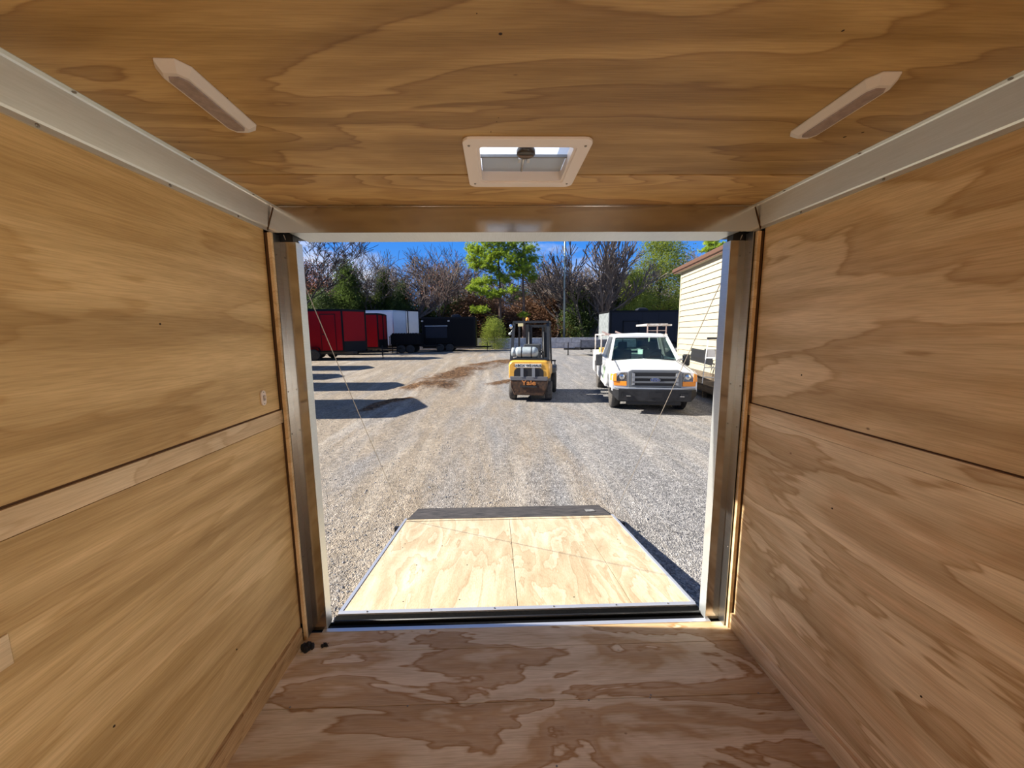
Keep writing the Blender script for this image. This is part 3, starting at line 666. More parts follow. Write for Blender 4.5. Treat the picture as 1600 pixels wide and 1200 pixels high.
tk_yaw = -math.radians(10.5)
tk = empty('pickup_truck', (0,0,0), tk_yaw, label='white work pickup truck with dark bumper and ladder rack beside the cream building', cat='truck')
fc = atZ(1022, 636, -.294); tk.location = (3.555, 8.30, -.294); tk.scale = (.955, .97, .975)
def mirror(pts): return pts+[(-x, z) for x, z in reversed(pts) if abs(x) > 1e-6]
def bodyring(y, zb, zs, zt, w, wt, crown=.03, flare=0):
    half = [(0, zb), (w*.97, zb), (w+flare, zb+.05), (w+flare, zs-.10), (w-.02, zs), (wt, zt-.015), (wt*.5, zt+crown*.6), (0, zt+crown)]
    left = [(-x, z) for x, z in half[1:-1]][::-1]
    return [(x, y, z) for x, z in half+left]
def arch(y, cy, r, base, top=.40):
    d = abs(y-cy)
    return max(base, top+math.sqrt(max(0, r*r-d*d))) if d < r else base
# front clip (wings and bonnet) with a wheel arch
rings = []
ys_ = [.06,.10,.30,.38,.46,.55,.65,.78,.90,1.02,1.14,1.22,1.30,1.36,1.44]
for y in ys_:
    t = (y-.06)/1.38; zt = 1.02+.16*t-.02*(1-t)**4; w = .985-.05*max(0,(.25-y)/.25)**2
    zb = arch(y, .90, .46, .50)
    rings.append(bodyring(y, zb, zt-.04, zt, w, w-.13, .035))
MB().loft(rings, True).build('front_clip', WP, tk)
for s in (-1, 1):   # bonnet shut lines
    m_ = MB(); pts = [(s*(.80-.02*t), .10+1.30*t, 1.02+.16*t-.02*(1-t)**4+.012) for t in [i/8 for i in range(9)]]
    for a, b_ in zip(pts, pts[1:]): m_.bar(a, b_, .012, .006)
    m_.build('bonnet_gap', mat('panel_gap', (.10,.10,.10), .8) if s < 0 else bpy.data.materials['panel_gap'], tk)
m_ = MB(); m_.bar((0,.14,1.052),(0,1.40,1.213),.05,.012); m_.build('bonnet_crease', WP, tk, bevel=.004)
# cab lower body
rings = []
for y in (1.44, 1.6, 2.0, 2.4, 2.80): rings.append(bodyring(y, .46, 1.16, 1.20, .975, .93, .0))
cab = MB(); 
for s in (-1, 1):
    cab.hexa([(s*.93,1.44,.46),(s*.985,1.44,.46),(s*.985,2.85,.46),(s*.93,2.85,.46),(s*.87,1.44,1.20),(s*.955,1.44,1.20),(s*.955,2.85,1.20),(s*.87,2.85,1.20)])
cab.box(-.95,.95,2.80,2.85,.46,1.25).box(-.93,.93,1.44,2.85,.44,.50); cab.build('cab_body', WP, tk)
for s in (-1, 1):
    d = MB().hexa([(s*.985,1.52,.55),(s*.995,1.52,.55),(s*.995,2.62,.55),(s*.985,2.62,.55),(s*.955,1.52,1.18),(s*.966,1.52,1.18),(s*.966,2.62,1.18),(s*.955,2.62,1.18)]).build('door', WP, tk, bevel=.004)
    MB().box(s*.985, s*1.01, 2.42, 2.56, 1.0, 1.04).build('door_handle', BLACK, d)
    if s < 0: MB().box(-1.0,-.992,1.62,2.1,.62,.98).build('door_sign', mat('green_door_sign', (.35,.62,.30), .5, noise=7, col2=(.70,.76,.68)), d, label='faded green sign on the door')
# greenhouse: pillars, roof, glass
def P(x, y, z): return (x, y, z)
wb, wt_ = .88, .70           # half width at sill and roof
Y0b, Y0t, Y1b, Y1t, ZS, ZR = 1.36, 2.02, 2.84, 2.70, 1.19, 1.80
for s in (-1, 1):
    MB().bar((s*wb, Y0b, ZS), (s*wt_, Y0t, ZR), .07, .06).build('windscreen_pillar', WP, tk); MB().bar((s*wb, Y1b, ZS), (s*wt_, Y1t, ZR), .16, .10).build('rear_pillar', WP, tk)
roof = MB(); rr = []
for y, zz, w in ((Y0t-.10, ZR-.02, wt_+.00), (Y0t, ZR+.03, wt_+.04), (2.2, ZR+.055, wt_+.05), (2.55, ZR+.055, wt_+.05), (Y1t+.03, ZR+.02, wt_+.04)):
    rr.append([(x, y, z) for x, z in ((-w,ZR-.03),(-w-.01,zz-.02),(-w*.8,zz+.015),(0,zz+.035),(w*.8,zz+.015),(w+.01,zz-.02),(w,ZR-.03))])
roof.loft(rr, True).build('cab_roof', WP, tk)
TINT = mat('tinted_side_glass', (.02,.03,.03), .08); TINT.node_tree.nodes['Principled BSDF'].inputs['Transmission Weight'].default_value = .35
def pane(name, q, nrm, th=.006):
    n_ = Vector(nrm).normalized()*th; return MB().hexa([*[Vector(v) for v in q], *[Vector(v)+n_ for v in q]]).build(name, TINT if name.startswith('side') else GLS, tk)
pane('windshield', [(-wb+.04,Y0b+.02,ZS),(wb-.04,Y0b+.02,ZS),(wt_-.04,Y0t-.02,ZR-.02),(-wt_+.04,Y0t-.02,ZR-.02)], (0,-.68,.73))
pane('rear_window', [(-wb+.2,Y1b-.03,ZS+.02),(wb-.2,Y1b-.03,ZS+.02),(wt_-.12,Y1t-.03,ZR-.06),(-wt_+.12,Y1t-.03,ZR-.06)], (0,1,.2))
for s in (-1, 1): pane('side_window', [(s*(wb-.005),Y0b+.12,ZS),(s*(wb-.005),Y1b-.14,ZS),(s*(wt_-.005),Y1t-.12,ZR-.03),(s*(wt_-.005),Y0t+.10,ZR-.03)], (s,0,.3))
MB().box(-.84,.84,1.40,1.70,1.10,1.185).build('dashboard', SEATM, tk, bevel=.02)
MB().box(-.30,.05,1.46,1.62,1.187,1.20).build('papers', mat('papers_on_dash', (.55,.6,.6), .6), tk)
for x in (-.42, .42):
    s_ = MB().box(x-.25, x+.25, 2.25, 2.42, .80, 1.42).build('seat', SEATM, tk, bevel=.03)
    MB().box(x-.13, x+.13, 2.30, 2.40, 1.42, 1.64).build('headrest', SEATM, s_, bevel=.04)
sw_ = MB(); rg = []
for i in range(25):
    a = 2*PI*i/24; rg.append((.42+.19*math.cos(a), 1.80+.07*math.sin(a), 1.20+.17*math.sin(a)))
for a, b_ in zip(rg, rg[1:]): sw_.tube(a, b_, .014, n=6, caps=False)
sw_.bar(rg[0], rg[12], .02, .02); sw_.build('steering_wheel', BLACK, tk)
MB().box(-.11,.11,1.93,1.96,1.66,1.73).build('rear_view_mirror', BLACK, tk)
for s in (-1, 1):
    w_ = MB(); w_.bar((s*.62,1.34,1.20),(s*.05,1.37,1.235),.014,.012); w_.bar((s*.05,1.38,1.24),(s*.55,1.52,1.31),.008,.008); w_.build('wiper', BLACK, tk)
# nose: grille, lamps, bumper
MB().prism([(-.60,.635),(.60,.635),(.61,.70),(.61,1.0),(.52,1.045),(-.52,1.045),(-.61,1.0),(-.61,.70)], 'y', .01, .10).build('grille_surround', GRL, tk, bevel=.015)
g_ = MB().prism([(-.52,.68),(.52,.68),(.53,.72),(.53,.965),(.47,.985),(-.47,.985),(-.53,.965),(-.53,.72)], 'y', -.004, .02).build('grille_opening', BLACK, tk)
for z in (.765, .875): MB().box(-.52,.52,-.03,-.004,z-.022,z+.022).build('grille_bar', GRL, g_, bevel=.006)
for s in (-1, 1):
    MB().prism([(s*.52,.69),(s*.46,.70),(s*.46,.965),(s*.52,.975)], 'y', -.030, .0).build('grille_side_bar', mat('light_grille_bar', (.36,.37,.39), .4, .4) if s < 0 else bpy.data.materials['light_grille_bar'], g_)
em = MB(); em.loft([[(.115*math.cos(2*PI*i/24), y, .82+.047*math.sin(2*PI*i/24)) for i in range(24)] for y in (-.032,-.044)]); em = em.build('badge_rim', CHR, tk)
MB().loft([[(.102*math.cos(2*PI*i/24), y, .82+.037*math.sin(2*PI*i/24)) for i in range(24)] for y in (-.043,-.047)]).build('badge_face', mat('badge_blue', (.02,.05,.22), .3), em)
text('Ford', 'badge_lettering', .062, CHR, em, (0,-.048,.822), (PI/2,0,0), .002, sx=1.25)
for s in (-1, 1):
    h_ = MB().hexa([(s*.63,.03,.78),(s*.86,.05,.78),(s*.86,.14,.78),(s*.63,.12,.78),(s*.63,.04,.985),(s*.87,.07,.975),(s*.87,.14,.975),(s*.63,.12,.985)]).build('headlight', HL, tk, bevel=.01)
    MB().lathe([(.07,0),(.06,-.012),(.02,-.018)], (s*.745,.045,.88), 'y', 16).build('bulb_reflector', CHR, h_)
    MB().hexa([(s*.63,.02,.665),(s*.93,.06,.665),(s*.93,.16,.665),(s*.63,.12,.665),(s*.63,.025,.775),(s*.94,.06,.775),(s*.94,.16,.775),(s*.63,.12,.775)]).build('turn_lamp', AMB, tk, bevel=.01)
    MB().hexa([(s*.868,.028,.775),(s*.955,.05,.775),(s*.995,.24,.775),(s*.87,.15,.775),(s*.872,.04,.965),(s*.945,.06,.94),(s*.992,.24,.93),(s*.87,.15,.965)]).build('side_marker', AMB, tk, bevel=.006)
def bring(xs_, y0, z0, z1, dy=.10):
    return [[(x, y0+bw, z0+zz0), (x, y0+bw+dy, z0+zz0), (x, y0+bw+dy, z1), (x, y0+bw, z1)] for x, bw, zz0 in xs_]
MB().loft(bring([(-1.0,.26,.17),(-.95,.08,.12),(-.82,-.01,0),(0,-.08,0),(.82,-.01,0),(.95,.08,.12),(1.0,.26,.17)], -.02, .32, .60)).build('front_bumper', DCH, tk, bevel=.02)
MB().loft(bring([(-.97,.20,0),(-.92,.05,0),(-.6,-.03,0),(0,-.05,0),(.6,-.03,0),(.92,.05,0),(.97,.20,0)], -.02, .60, .635)).build('bumper_top_trim', mat('bumper_cap', (.30,.33,.38), .35, .3), tk, bevel=.008)
MB().box(-.62,.62,.02,.16,.22,.33).build('lower_valance', BLACK, tk, bevel=.02)
for s in (-1, 1): MB().box(s*.58,s*.74,-.085,-.06,.43,.50).build('tow_slot', BLACK, tk); MB().box(s*.60-.05+.0,s*.60+.05,-.09,-.08,.44,.455).build('tow_hook', CHR, tk)
MB().box(-.15,.15,-.115,-.10,.42,.53).build('plate_holder', BLACK, tk)
# mirrors
for s in (-1, 1):
    a_ = MB().bar((s*.93,1.62,1.16),(s*1.10,1.60,1.20),.05,.04); a_.bar((s*.93,1.62,1.06),(s*1.10,1.60,1.10),.04,.03)
    ar = a_.build('mirror_arm', WP, tk)
    MB().box(s*1.06,s*1.25,1.56,1.66,1.01,1.32).build('mirror_shell', mat('mirror_black', (.03,.032,.035), .5) if s < 0 else bpy.data.materials['mirror_black'], ar, bevel=.035)
# wheels
def wheel(cx, cy, r, w, parent, tm=RUBBER, hub=GRL, n=28, name='wheel'):
    b = MB(); b.lathe([(r*.55,-w/2),(r*.93,-w/2),(r,-w*.36),(r,w*.36),(r*.93,w/2),(r*.55,w/2)], (cx, cy, r), 'x', n)
    o = b.build(name, tm, parent)
    MB().lathe([(.02,-w*.42),(r*.2,-w*.44),(r*.28,-w*.25),(r*.52,-w*.30),(r*.58,-w*.48),(r*.58,w*.48),(r*.52,w*.30),(r*.28,w*.25),(r*.2,w*.44),(.02,w*.42)], (cx, cy, r), 'x', 20).build('rim', hub, o)
    return o
for s in (-1, 1):
    wheel(s*.80, .90, .375, .23, tk, RUB_DUST, mat('steel_rim', (.42,.38,.32), .5, .6) if s < 0 else bpy.data.materials['steel_rim'])
    MB().lathe([(.44,-.10),(.44,.10)], (s*.80,.90,.42), 'x', 20).build('wheel_well', BLACK, tk)
    wheel(s*.86, 4.35, .375, .23, tk, RUB_DUST, bpy.data.materials['steel_rim'])
MB().box(-.86,.86,.5,5.2,.34,.46).build('chassis', BLACK, tk)
# service body
SB = mat('service_body_grey', (.62,.62,.60), .5, noise=5, col2=(.45,.43,.41))
for s in (-1, 1):
    bx = MB().box(s*.60, s*1.03, 2.95, 3.9, .52, 1.28).box(s*.60, s*1.03, 4.8, 5.55, .52, 1.28).box(s*.60, s*1.03, 3.9, 4.8, .92, 1.28).build('service_box', SB, tk, bevel=.01)
    for y0, y1, z0, z1 in ((3.0,3.42,.58,1.22),(3.46,3.86,.58,1.22),(3.95,4.75,.96,1.22),(4.85,5.5,.58,1.22)):
        dd = MB().box(s*1.03, s*1.045, y0, y1, z0, z1).build('box_door', SB, bx, bevel=.004)
    MB().box(s*.66, s*.98, 2.925, 2.95, .60, 1.22).build('front_panel', SB, bx)
MB().box(-.60,.60,2.95,5.55,.50,.58).build('bed_floor', SB, tk); MB().box(-.6,.6,5.5,5.55,.58,1.0).build('tailgate', SB, tk)
MB().box(-.98,-.70,3.2,3.7,1.28,1.42).build('yellow_case', mat('yellow_case', (.75,.42,.08), .6), tk)
# ladder rack
rk = MB()
for s in (-1, 1):
    for y in (3.0, 5.4): rk.tube((s*.97, y, 1.28), (s*.97, y, 1.83), .022, n=8)
    rk.tube((s*.97, 2.95, 1.83), (s*.97, 5.5, 1.83), .022, n=8)
rk.tube((-.97,5.4,1.83),(.97,5.4,1.83),.022)
rk.build('ladder_rack', RACKW, tk)
MB().tube((-.97,3.0,1.845),(.97,3.0,1.80),.020).build('rack_cross_bar', RACK, tk)
for dx in (-.40, 0.0):
    MB().bar((-.56+dx, 3.0, 1.93),(-.22+dx, 2.96, 1.80),.05,.05).build('rack_brace', RACK, tk)
rb = MB().box(.40,1.02,3.1,4.9,2.10,2.16).build('rack_tray', RACKW, tk)
rt = MB()
for x in (.43, .72, .98): rt.bar((x,3.12,1.80),(x,3.12,2.10),.03,.03)
rt.bar((.43,3.12,1.95),(.98,3.12,1.95),.02,.02); rt.build('tray_leg_frame', RACK, rb)
MB().box(1.03,1.14,3.1,3.8,2.09,2.14).build('rack_tray_end', RACKW, rb)

# ================================================================== forklift
YEL = mat('forklift_yellow', (.80,.43,.06), .4, noise=6, col2=(.70,.35,.05), coat=.3)
RUSTB = mat('worn_brown_counterweight', (.11,.052,.024), .8, noise=14, col2=(.035,.022,.015), bump=(30,.5,.01))
GRYB = mat('grey_band', (.13,.13,.14), .6)
FKB = mat('forklift_black', (.018,.020,.022), .45)
fk = empty('forklift', (.86, 10.02, -.294), -math.radians(12), label='yellow forklift seen from behind with grey gas bottle, left of the white truck', cat='forklift')
def cring(y, w, z0, z1, r, n=5):
    pts = []
    for cx_, cz, a0 in ((w-r, z1-r, 0), (-w+r, z1-r, 90)):
        for k in range(n): a = math.radians(a0+90*k/(n-1)); pts.append((cx_+r*math.cos(a), y, cz+r*math.sin(a)))
    return pts+[(-w, y, z0), (w, y, z0)]
# counterweight upper (yellow) with a recessed grille opening
MB().loft([cring(.0,.52,.66,1.10,.13), cring(.10,.56,.66,1.14,.14), cring(.55,.56,.66,1.14,.10)], True).build('counterweight_upper', YEL, fk)
op = MB().loft([cring(-.012,.40,.70,.935,.12), cring(.02,.40,.70,.935,.12)]).build('radiator_opening', BLACK, fk)
for x in (-.18, .13): MB().box(x-.04, x+.04, -.03, -.010, .69, .935).build('opening_bar', mat('bar_grey', (.20,.21,.23), .5) if x < 0 else bpy.data.materials['bar_grey'], op)
MB().prism([(-.50,.60),(.50,.60),(.51,.71),(-.51,.71)], 'y', -.02, .5).build('grey_band', GRYB, fk, bevel=.01)
MB().loft([[(-.40,.02,.19),(.40,.02,.19),(.49,-.01,.42),(.50,-.01,.61),(-.50,-.01,.61),(-.49,-.01,.42)], [(-.40,.5,.19),(.40,.5,.19),(.49,.5,.42),(.50,.5,.61),(-.50,.5,.61),(-.49,.5,.42)]]).build('counterweight_lower', RUSTB, fk, bevel=.02)
MB().box(-.24,.22,-.025,-.008,.415,.455).build('tow_slot', FKB, fk)
MB().box(-.37,.34,-.013,-.001,.950,1.055).build('name_strip', mat('name_strip_white', (.80,.78,.70), .6), fk)
text('U-BOX WE-HAUL', 'name_lettering', .094, BLACK, fk, (-.025,-.015,1.0), (PI/2,0,0), .002, label='black lettering on a white strip', sx=1.02)
text('Yale', 'maker_lettering', .18, mat('orange_letter', (.55,.20,.045), .6), fk, (.0,-.014,.535), (PI/2,0,0), .003, sx=1.25)
# rear wheels, front wheels
for s in (-1, 1):
    wheel(s*.50, .48, .27, .18, fk, RUB_DUST, YEL, 22)
    wheel(s*.52, 1.95, .34, .22, fk, RUBBER, YEL, 22)
# chassis and deck
MB().box(-.50,.50,.5,1.75,.24,.66).build('chassis', FKB, fk); MB().box(-.54,.54,.5,1.35,.66,.95).build('side_cover', YEL, fk, bevel=.02)
MB().box(-.50,.50,.12,.75,1.13,1.17).build('rear_deck', FKB, fk)
st_ = MB().box(-.27,.27,.80,1.25,.95,1.10); st_.box(-.25,.25,.78,.92,1.10,1.55); st_.build('seat', SEATM, fk, bevel=.03)
# gas bottle
gt = empty('gas_bottle', (0,0,0)); gt.parent = fk
gm = mat('bottle_grey', (.40,.46,.48), .5, noise=8, col2=(.28,.33,.35))
MB().lathe([(.02,-.33),(.10,-.31),(.145,-.25),(.15,-.20),(.15,.20),(.145,.25),(.10,.31),(.02,.33)], (-.10,.28,1.345), 'x', 22).build('bottle_body', gm, gt)
MB().lathe([(.11,0),(.13,.01),(.13,.10),(.11,.11)], (-.50,.28,1.345), 'x', 18).build('valve_collar', gm, gt)
for x in (-.22, .05): MB().lathe([(.153,-.014),(.156,-.012),(.156,.012),(.153,.014)], (x,.28,1.345), 'x', 22).build('bottle_strap', FKB, gt)
MB().box(-.40,.22,.16,.40,1.17,1.20).build('bottle_cradle', FKB, gt)
hs = MB(); pts = [(.24,.28,1.36),(.33,.25,1.40),(.38,.3,1.30),(.36,.36,1.18)]
for a, b_ in zip(pts, pts[1:]): hs.tube(a, b_, .012, n=6)
hs.build('gas_hose', BLACK, gt)
# overhead guard
gd = empty('overhead_guard', (0,0,0)); gd.parent = fk
for s in (-1, 1):
    MB().bar((s*.51,.22,1.12),(s*.47,.50,2.16),.07,.09).build('rear_post', FKB, gd); MB().bar((s*.50,1.55,.9),(s*.46,1.42,2.16),.05,.07).build('front_post', FKB, gd)
    MB().bar((s*.47,.45,2.17),(s*.46,1.45,2.17),.06,.05).build('side_rail', FKB, gd)
for i in range(8): MB().box(-.47,.47,.45+i*.14-.015,.45+i*.14+.015,2.16,2.185).build('roof_bar', FKB, gd)
MB().box(-.47,.47,.40,.46,2.14,2.20).build('rear_rail', FKB, gd)
MB().lathe([(.05,0),(.05,.07),(.035,.10),(.01,.11)], (-.10,.52,2.185), 'z', 14).build('beacon', AMB, gd)
MB().box(-.34,-.20,.36,.42,2.05,2.13).build('work_light', mat('worklight_lens', (.75,.65,.35), .3), gd)
MB().sphere((-.55,.42,2.05),.05,.02,.07).build('rear_view_mirror', CHR, gd)
m_ = MB(); m_.tube((-.47,.45,2.0),(-.56,.40,1.88),.012); m_.sphere((-.57,.40,1.85),.045,.03,.04); m_.build('side_lamp', mat('lamp_pale', (.5,.55,.52), .4), gd)
# mast, carriage and load backrest
ms = empty('mast', (0,0,0)); ms.parent = fk
for s in (-1, 1):
    MB().box(s*.30-.05,s*.30+.05,2.05,2.20,.10,2.14).build('mast_rail', FKB, ms); MB().box(s*.19-.03,s*.19+.03,2.08,2.18,.12,2.05).build('inner_rail', FKB, ms)
    MB().tube((s*.23,2.02,.3),(s*.23,2.02,1.9),.035,n=10).build('lift_cylinder', FKB, ms)
for z in (.5,1.2,2.08): MB().box(-.34,.34,2.10,2.16,z-.04,z+.04).build('cross_member', FKB, ms)
cg = MB().box(-.55,.55,2.24,2.30,.28,.38).box(-.55,.55,2.24,2.30,.62,.72).box(-.60,.60,2.25,2.28,.95,1.0)
for i in range(6): x = -.57+i*.228; cg.box(x-.015,x+.015,2.25,2.28,.38,.98)
cg.build('load_carriage', FKB, ms)
for s in (-1,1): MB().box(s*.30-.06,s*.30+.06,2.30,3.35,.08,.12).box(s*.30-.06,s*.30+.06,2.30,2.36,.08,.6).build('fork', FKB, ms)
for s in (-1,1): MB().prism([(1.50,.66),(1.55,.80),(1.80,.88),(2.15,.86),(2.28,.72),(2.28,.66)], 'x', s*.38, s*.64).build('front_fender', FKB, fk)
MB().tube((.10,1.42,1.25),(.02,1.72,1.0),.02).build('steering_column', FKB, fk)
c_ = MB(); rg = [(.02+.15*math.cos(2*PI*i/20),1.40+.12*math.sin(2*PI*i/20),1.28+.08*math.sin(2*PI*i/20)) for i in range(21)]
for a, b_ in zip(rg, rg[1:]): c_.tube(a, b_, .012, n=6, caps=False)
c_.build('steering_wheel', FKB, fk)

# ================================================================== parked cargo trailers
def paint(n_, c_): return mat(n_, c_, .5, 0, spec=.12, noise=1.2, col2=tuple(v*.9 for v in c_))
RED = paint('red_trailer_skin', (.30,.006,.010)); BLK = paint('black_trailer_skin', (.005,.005,.006)); WHT = paint('white_trailer_skin', (.82,.84,.86)); NAVY = paint('charcoal_trailer_skin', (.022,.025,.034))
TRIMB = mat('trailer_trim_black', (.006,.006,.007), .5, spec=.2); TRIMS = mat('trailer_trim_silver', (.62,.63,.66), .35, .8); STONE = mat('diamond_stone_guard', (.30,.33,.34), .5, .2, noise=4, col2=(.17,.19,.20))
DIRT = mat('dusty_steel', (.07,.055,.04), .9)
def cargo_trailer(name, nose_x, yc, length, width, height, skin, label, vn=.45, trim=TRIMB, z0=None, floor=.50, door=True, guard=TRIMB, roofbits=0, rz=0, group=None, wheels=2):
    """nose points to +x; origin on the ground below the nose tip"""
    z0 = G(nose_x, yc) if z0 is None else z0
    r = empty(name, (nose_x, yc, z0), rz, label=label, cat='trailer', group=group)
    h = width/2; fl_, H = floor, height; xb = -length
    prof = [(xb,-h),(-vn,-h),(-.06,-.12),(-.06,.12),(-vn,h),(xb,h)] if vn > .1 else [(xb,-h),(-.0,-h),(0,h),(xb,h)]
    MB().prism(prof, 'z', fl_+.06, H-.06).build('body', skin, r)
    def off(p_, d): return [(x+(d if x > xb+.01 else -d), y+(d if y > 0 else -d)) for x, y in p_]
    MB().prism(off(prof,.015), 'z', H-.10, H).build('roof_rail', trim, r); MB().prism(off(prof,.015), 'z', fl_, fl_+.08).build('floor_rail', trim, r)
    MB().prism([(x, y) for x, y in off(prof,-.02)], 'z', H-.001, H+.03).build('roof', trim if trim is TRIMB else WHT, r)
    for s in (-1, 1):
        MB().box(xb-.01, xb+.06, s*h-s*.05, s*h+s*.02, fl_, H).build('corner_post', trim, r)
        MB().box(-vn-.05, -vn+.04, s*h-s*.04, s*h+s*.018, fl_, H).build('corner_post', trim, r)
        k = int((length-vn)/1.2)
        for i in range(1, k): MB().box(xb+i*1.2-.006, xb+i*1.2+.006, s*h-s*.01, s*h+s*.004, fl_+.08, H-.1).build('panel_joint', trim, r)
    if vn > .1:
        MB().prism([(-vn+.005,-h-.006),(-.055,-.126),(-.052,.126),(-vn+.005,h+.006),(-vn,h-.02),(-.08,.10),(-.08,-.10),(-vn,-h+.02)], 'z', fl_+.08, fl_+.62).build('stone_guard', guard, r)
        MB().box(-.07,-.045,-.12,.12,fl_,H).build('nose_cap', trim, r)
    if door:
        x0 = -vn-1.25; d = MB().box(x0, x0+.82, -h-.015, -h, fl_+.12, H-.30).build('side_door', skin, r)
        fr = MB(); 
        for a, b_, c2, d2 in ((x0-.03,x0,fl_+.1,H-.27),(x0+.82,x0+.85,fl_+.1,H-.27),(x0-.03,x0+.85,H-.30,H-.26)): fr.box(a,b_,-h-.02,-h,c2,d2)
        fr.build('door_frame', TRIMB, d); MB().box(x0+.06,x0+.16,-h-.035,-h-.015,fl_+1.0,fl_+1.06).build('door_latch', CHR, d)
    cxw = xb+length*.42
    for s in (-1, 1):
        for i in range(wheels):
            wx = cxw+(i-(wheels-1)/2)*.80
            b = MB(); b.lathe([(.18,-.09),(.30,-.10),(.33,-.07),(.33,.07),(.30,.10),(.18,.09)], (wx, s*(h+.02), .33), 'y', 20); wo = b.build('wheel', RUBBER, r)
            MB().lathe([(.02,-.085),(.10,-.06),(.19,-.085),(.19,.085),(.10,.06),(.02,.085)], (wx, s*(h+.02), .33), 'y', 14).build('rim', TRIMS, wo)
        w2 = .42+.40*(wheels-1)
        MB().prism([(cxw-w2,.55),(cxw-w2+.10,.75),(cxw+w2-.10,.75),(cxw+w2,.55),(cxw+w2-.02,.55),(cxw+w2-.12,.73),(cxw-w2+.12,.73),(cxw-w2+.02,.55)], 'y', s*(h-.02), s*(h+.16)).build('fender', trim, r)
    MB().box(xb,-vn*.5,-h+.12,h-.12,fl_-.14,fl_).build('chassis', DIRT, r)
    t = MB()
    for s in (-1, 1): t.bar((-vn-.4, s*.55, fl_-.08), (1.05, s*.04, fl_-.08), .06, .11)
    t.build('tongue', TRIMB, r)
    MB().box(1.0,1.28,-.05,.05,fl_-.11,fl_-.02).build('coupler', TRIMB, r)
    j = MB(); j.tube((.92,0,.14),(.92,0,fl_+.30),.035,n=10); j.box(.85,.99,-.07,.07,0,.02); j.tube((.92,0,0.01),(.92,0,.15),.022,n=8); j = j.build('jack', TRIMB, r)
    MB().tube((.92,0,fl_+.28),(.92,-.18,fl_+.30),.012,n=6).build('jack_handle', TRIMB, j)
    if roofbits:
        xa = -vn-1.6
        MB().loft([[(xa-.45,-.34,H+.03),(xa+.45,-.34,H+.03),(xa+.45,.34,H+.03),(xa-.45,.34,H+.03)],[(xa-.38,-.30,H+.22),(xa+.30,-.30,H+.24),(xa+.30,.30,H+.24),(xa-.38,.30,H+.22)],[(xa-.20,-.2,H+.30),(xa+.12,-.2,H+.30),(xa+.12,.2,H+.30),(xa-.20,.2,H+.30)]]).build('roof_air_conditioner', NAVY if roofbits == 1 else mat('ac_grey', (.12,.12,.13), .6), r, bevel=.02)
    return r
# left row: noses towards the middle of the yard
cargo_trailer('cargo_trailer', -8.08, 23.9, 5.4, 2.5, 2.98, RED, 'red cargo trailer with black nose edge and side door, nearest of the red ones', vn=.98, trim=TRIMB, wheels=2)
cargo_trailer('cargo_trailer', -8.55, 29.2, 5.0, 2.2, 3.02, RED, 'second red cargo trailer, just in front of the white trailers, mostly hidden', vn=.12, door=False)
cargo_trailer('cargo_trailer', -8.15, 35.0, 6.0, 2.5, 3.55, WHT, 'white cargo trailer with a v-shaped nose behind the red trailers', vn=.9, trim=TRIMS, guard=WHT, door=False)
cargo_trailer('cargo_trailer', -7.85, 39.2, 6.0, 2.2, 3.85, WHT, 'white cargo trailer farthest back, seen past the nose of the other white one', vn=.9, trim=TRIMB, guard=WHT, floor=1.5, door=False)
# trailers just outside the left edge whose shadows and tongues reach into view
for nx_, yc_, wd, hh, lab_ in ((-6.65, 9.86, 2.35, 3.02, 'black trailer off the left edge casting the nearest broad shadow'), (-8.15, 13.65, 1.75, 3.05, 'black trailer at the left edge with its tongue jack just in view'),
        (-11.2, 16.2, 1.6, 2.95, 'black trailer off the left edge casting the shortest shadow band'), (-10.9, 19.0, 1.7, 3.0, 'black trailer off the left edge, last before the red trailers')):
    cargo_trailer('cargo_trailer', nx_, yc_, 4.5, wd, hh, BLK, lab_, vn=.55, door=False, wheels=1)

# black concession trailer in the middle distance
bt = cargo_trailer('cargo_trailer', -1.72, 33.2, 4.5, 2.4, 2.86, BLK, 'black vending trailer with a serving hatch and roof air conditioner, nose to the right', vn=.10, floor=.42, door=False, roofbits=1, wheels=2)
hx = -3.3
hw = MB().box(hx-.9,hx+.9,-1.235,-1.2,1.15,2.15).build('serving_hatch', NAVY, bt); MB().box(hx-.95,hx+.95,-1.25,-1.235,2.13,2.17).build('hatch_trim', TRIMS, hw)
for x in (hx-1.15, hx+1.05): MB().box(x-.08,x+.08,-1.27,-1.2,2.5,2.62).build('scene_light', mat('scene_light_lens', (.45,.45,.43), .4) if x < hx else bpy.data.materials['scene_light_lens'], bt)
# charcoal trailer behind the truck, nose to the left with a silver guard
nt_ = cargo_trailer('cargo_trailer', 8.22, 28.85, 7.2, 2.9, 3.02, NAVY, 'charcoal cargo trailer with a silver nose panel behind the white truck', vn=.10, floor=.45, door=False, roofbits=1, rz=PI)
for o in kids(nt_):
    if o.name.startswith('roof_air'): o.location = (-1.15, 0, 0)
MB().box(.001,.02,-1.30,1.30,.60,2.90).build('silver_nose_panel', STONE, nt_)
wd_ = MB().box(-2.10,-1.05,1.45,1.475,1.25,2.24).build('dark_window', NAVY, nt_)
wf = MB(); 
for a in ((-2.17,-2.10,1.20,2.30),(-1.05,-.98,1.20,2.30),(-2.17,-.98,2.24,2.31),(-2.17,-.98,1.18,1.25)): wf.box(a[0],a[1],1.45,1.49,a[2],a[3])
wf.build('window_frame', TRIMB, wd_)

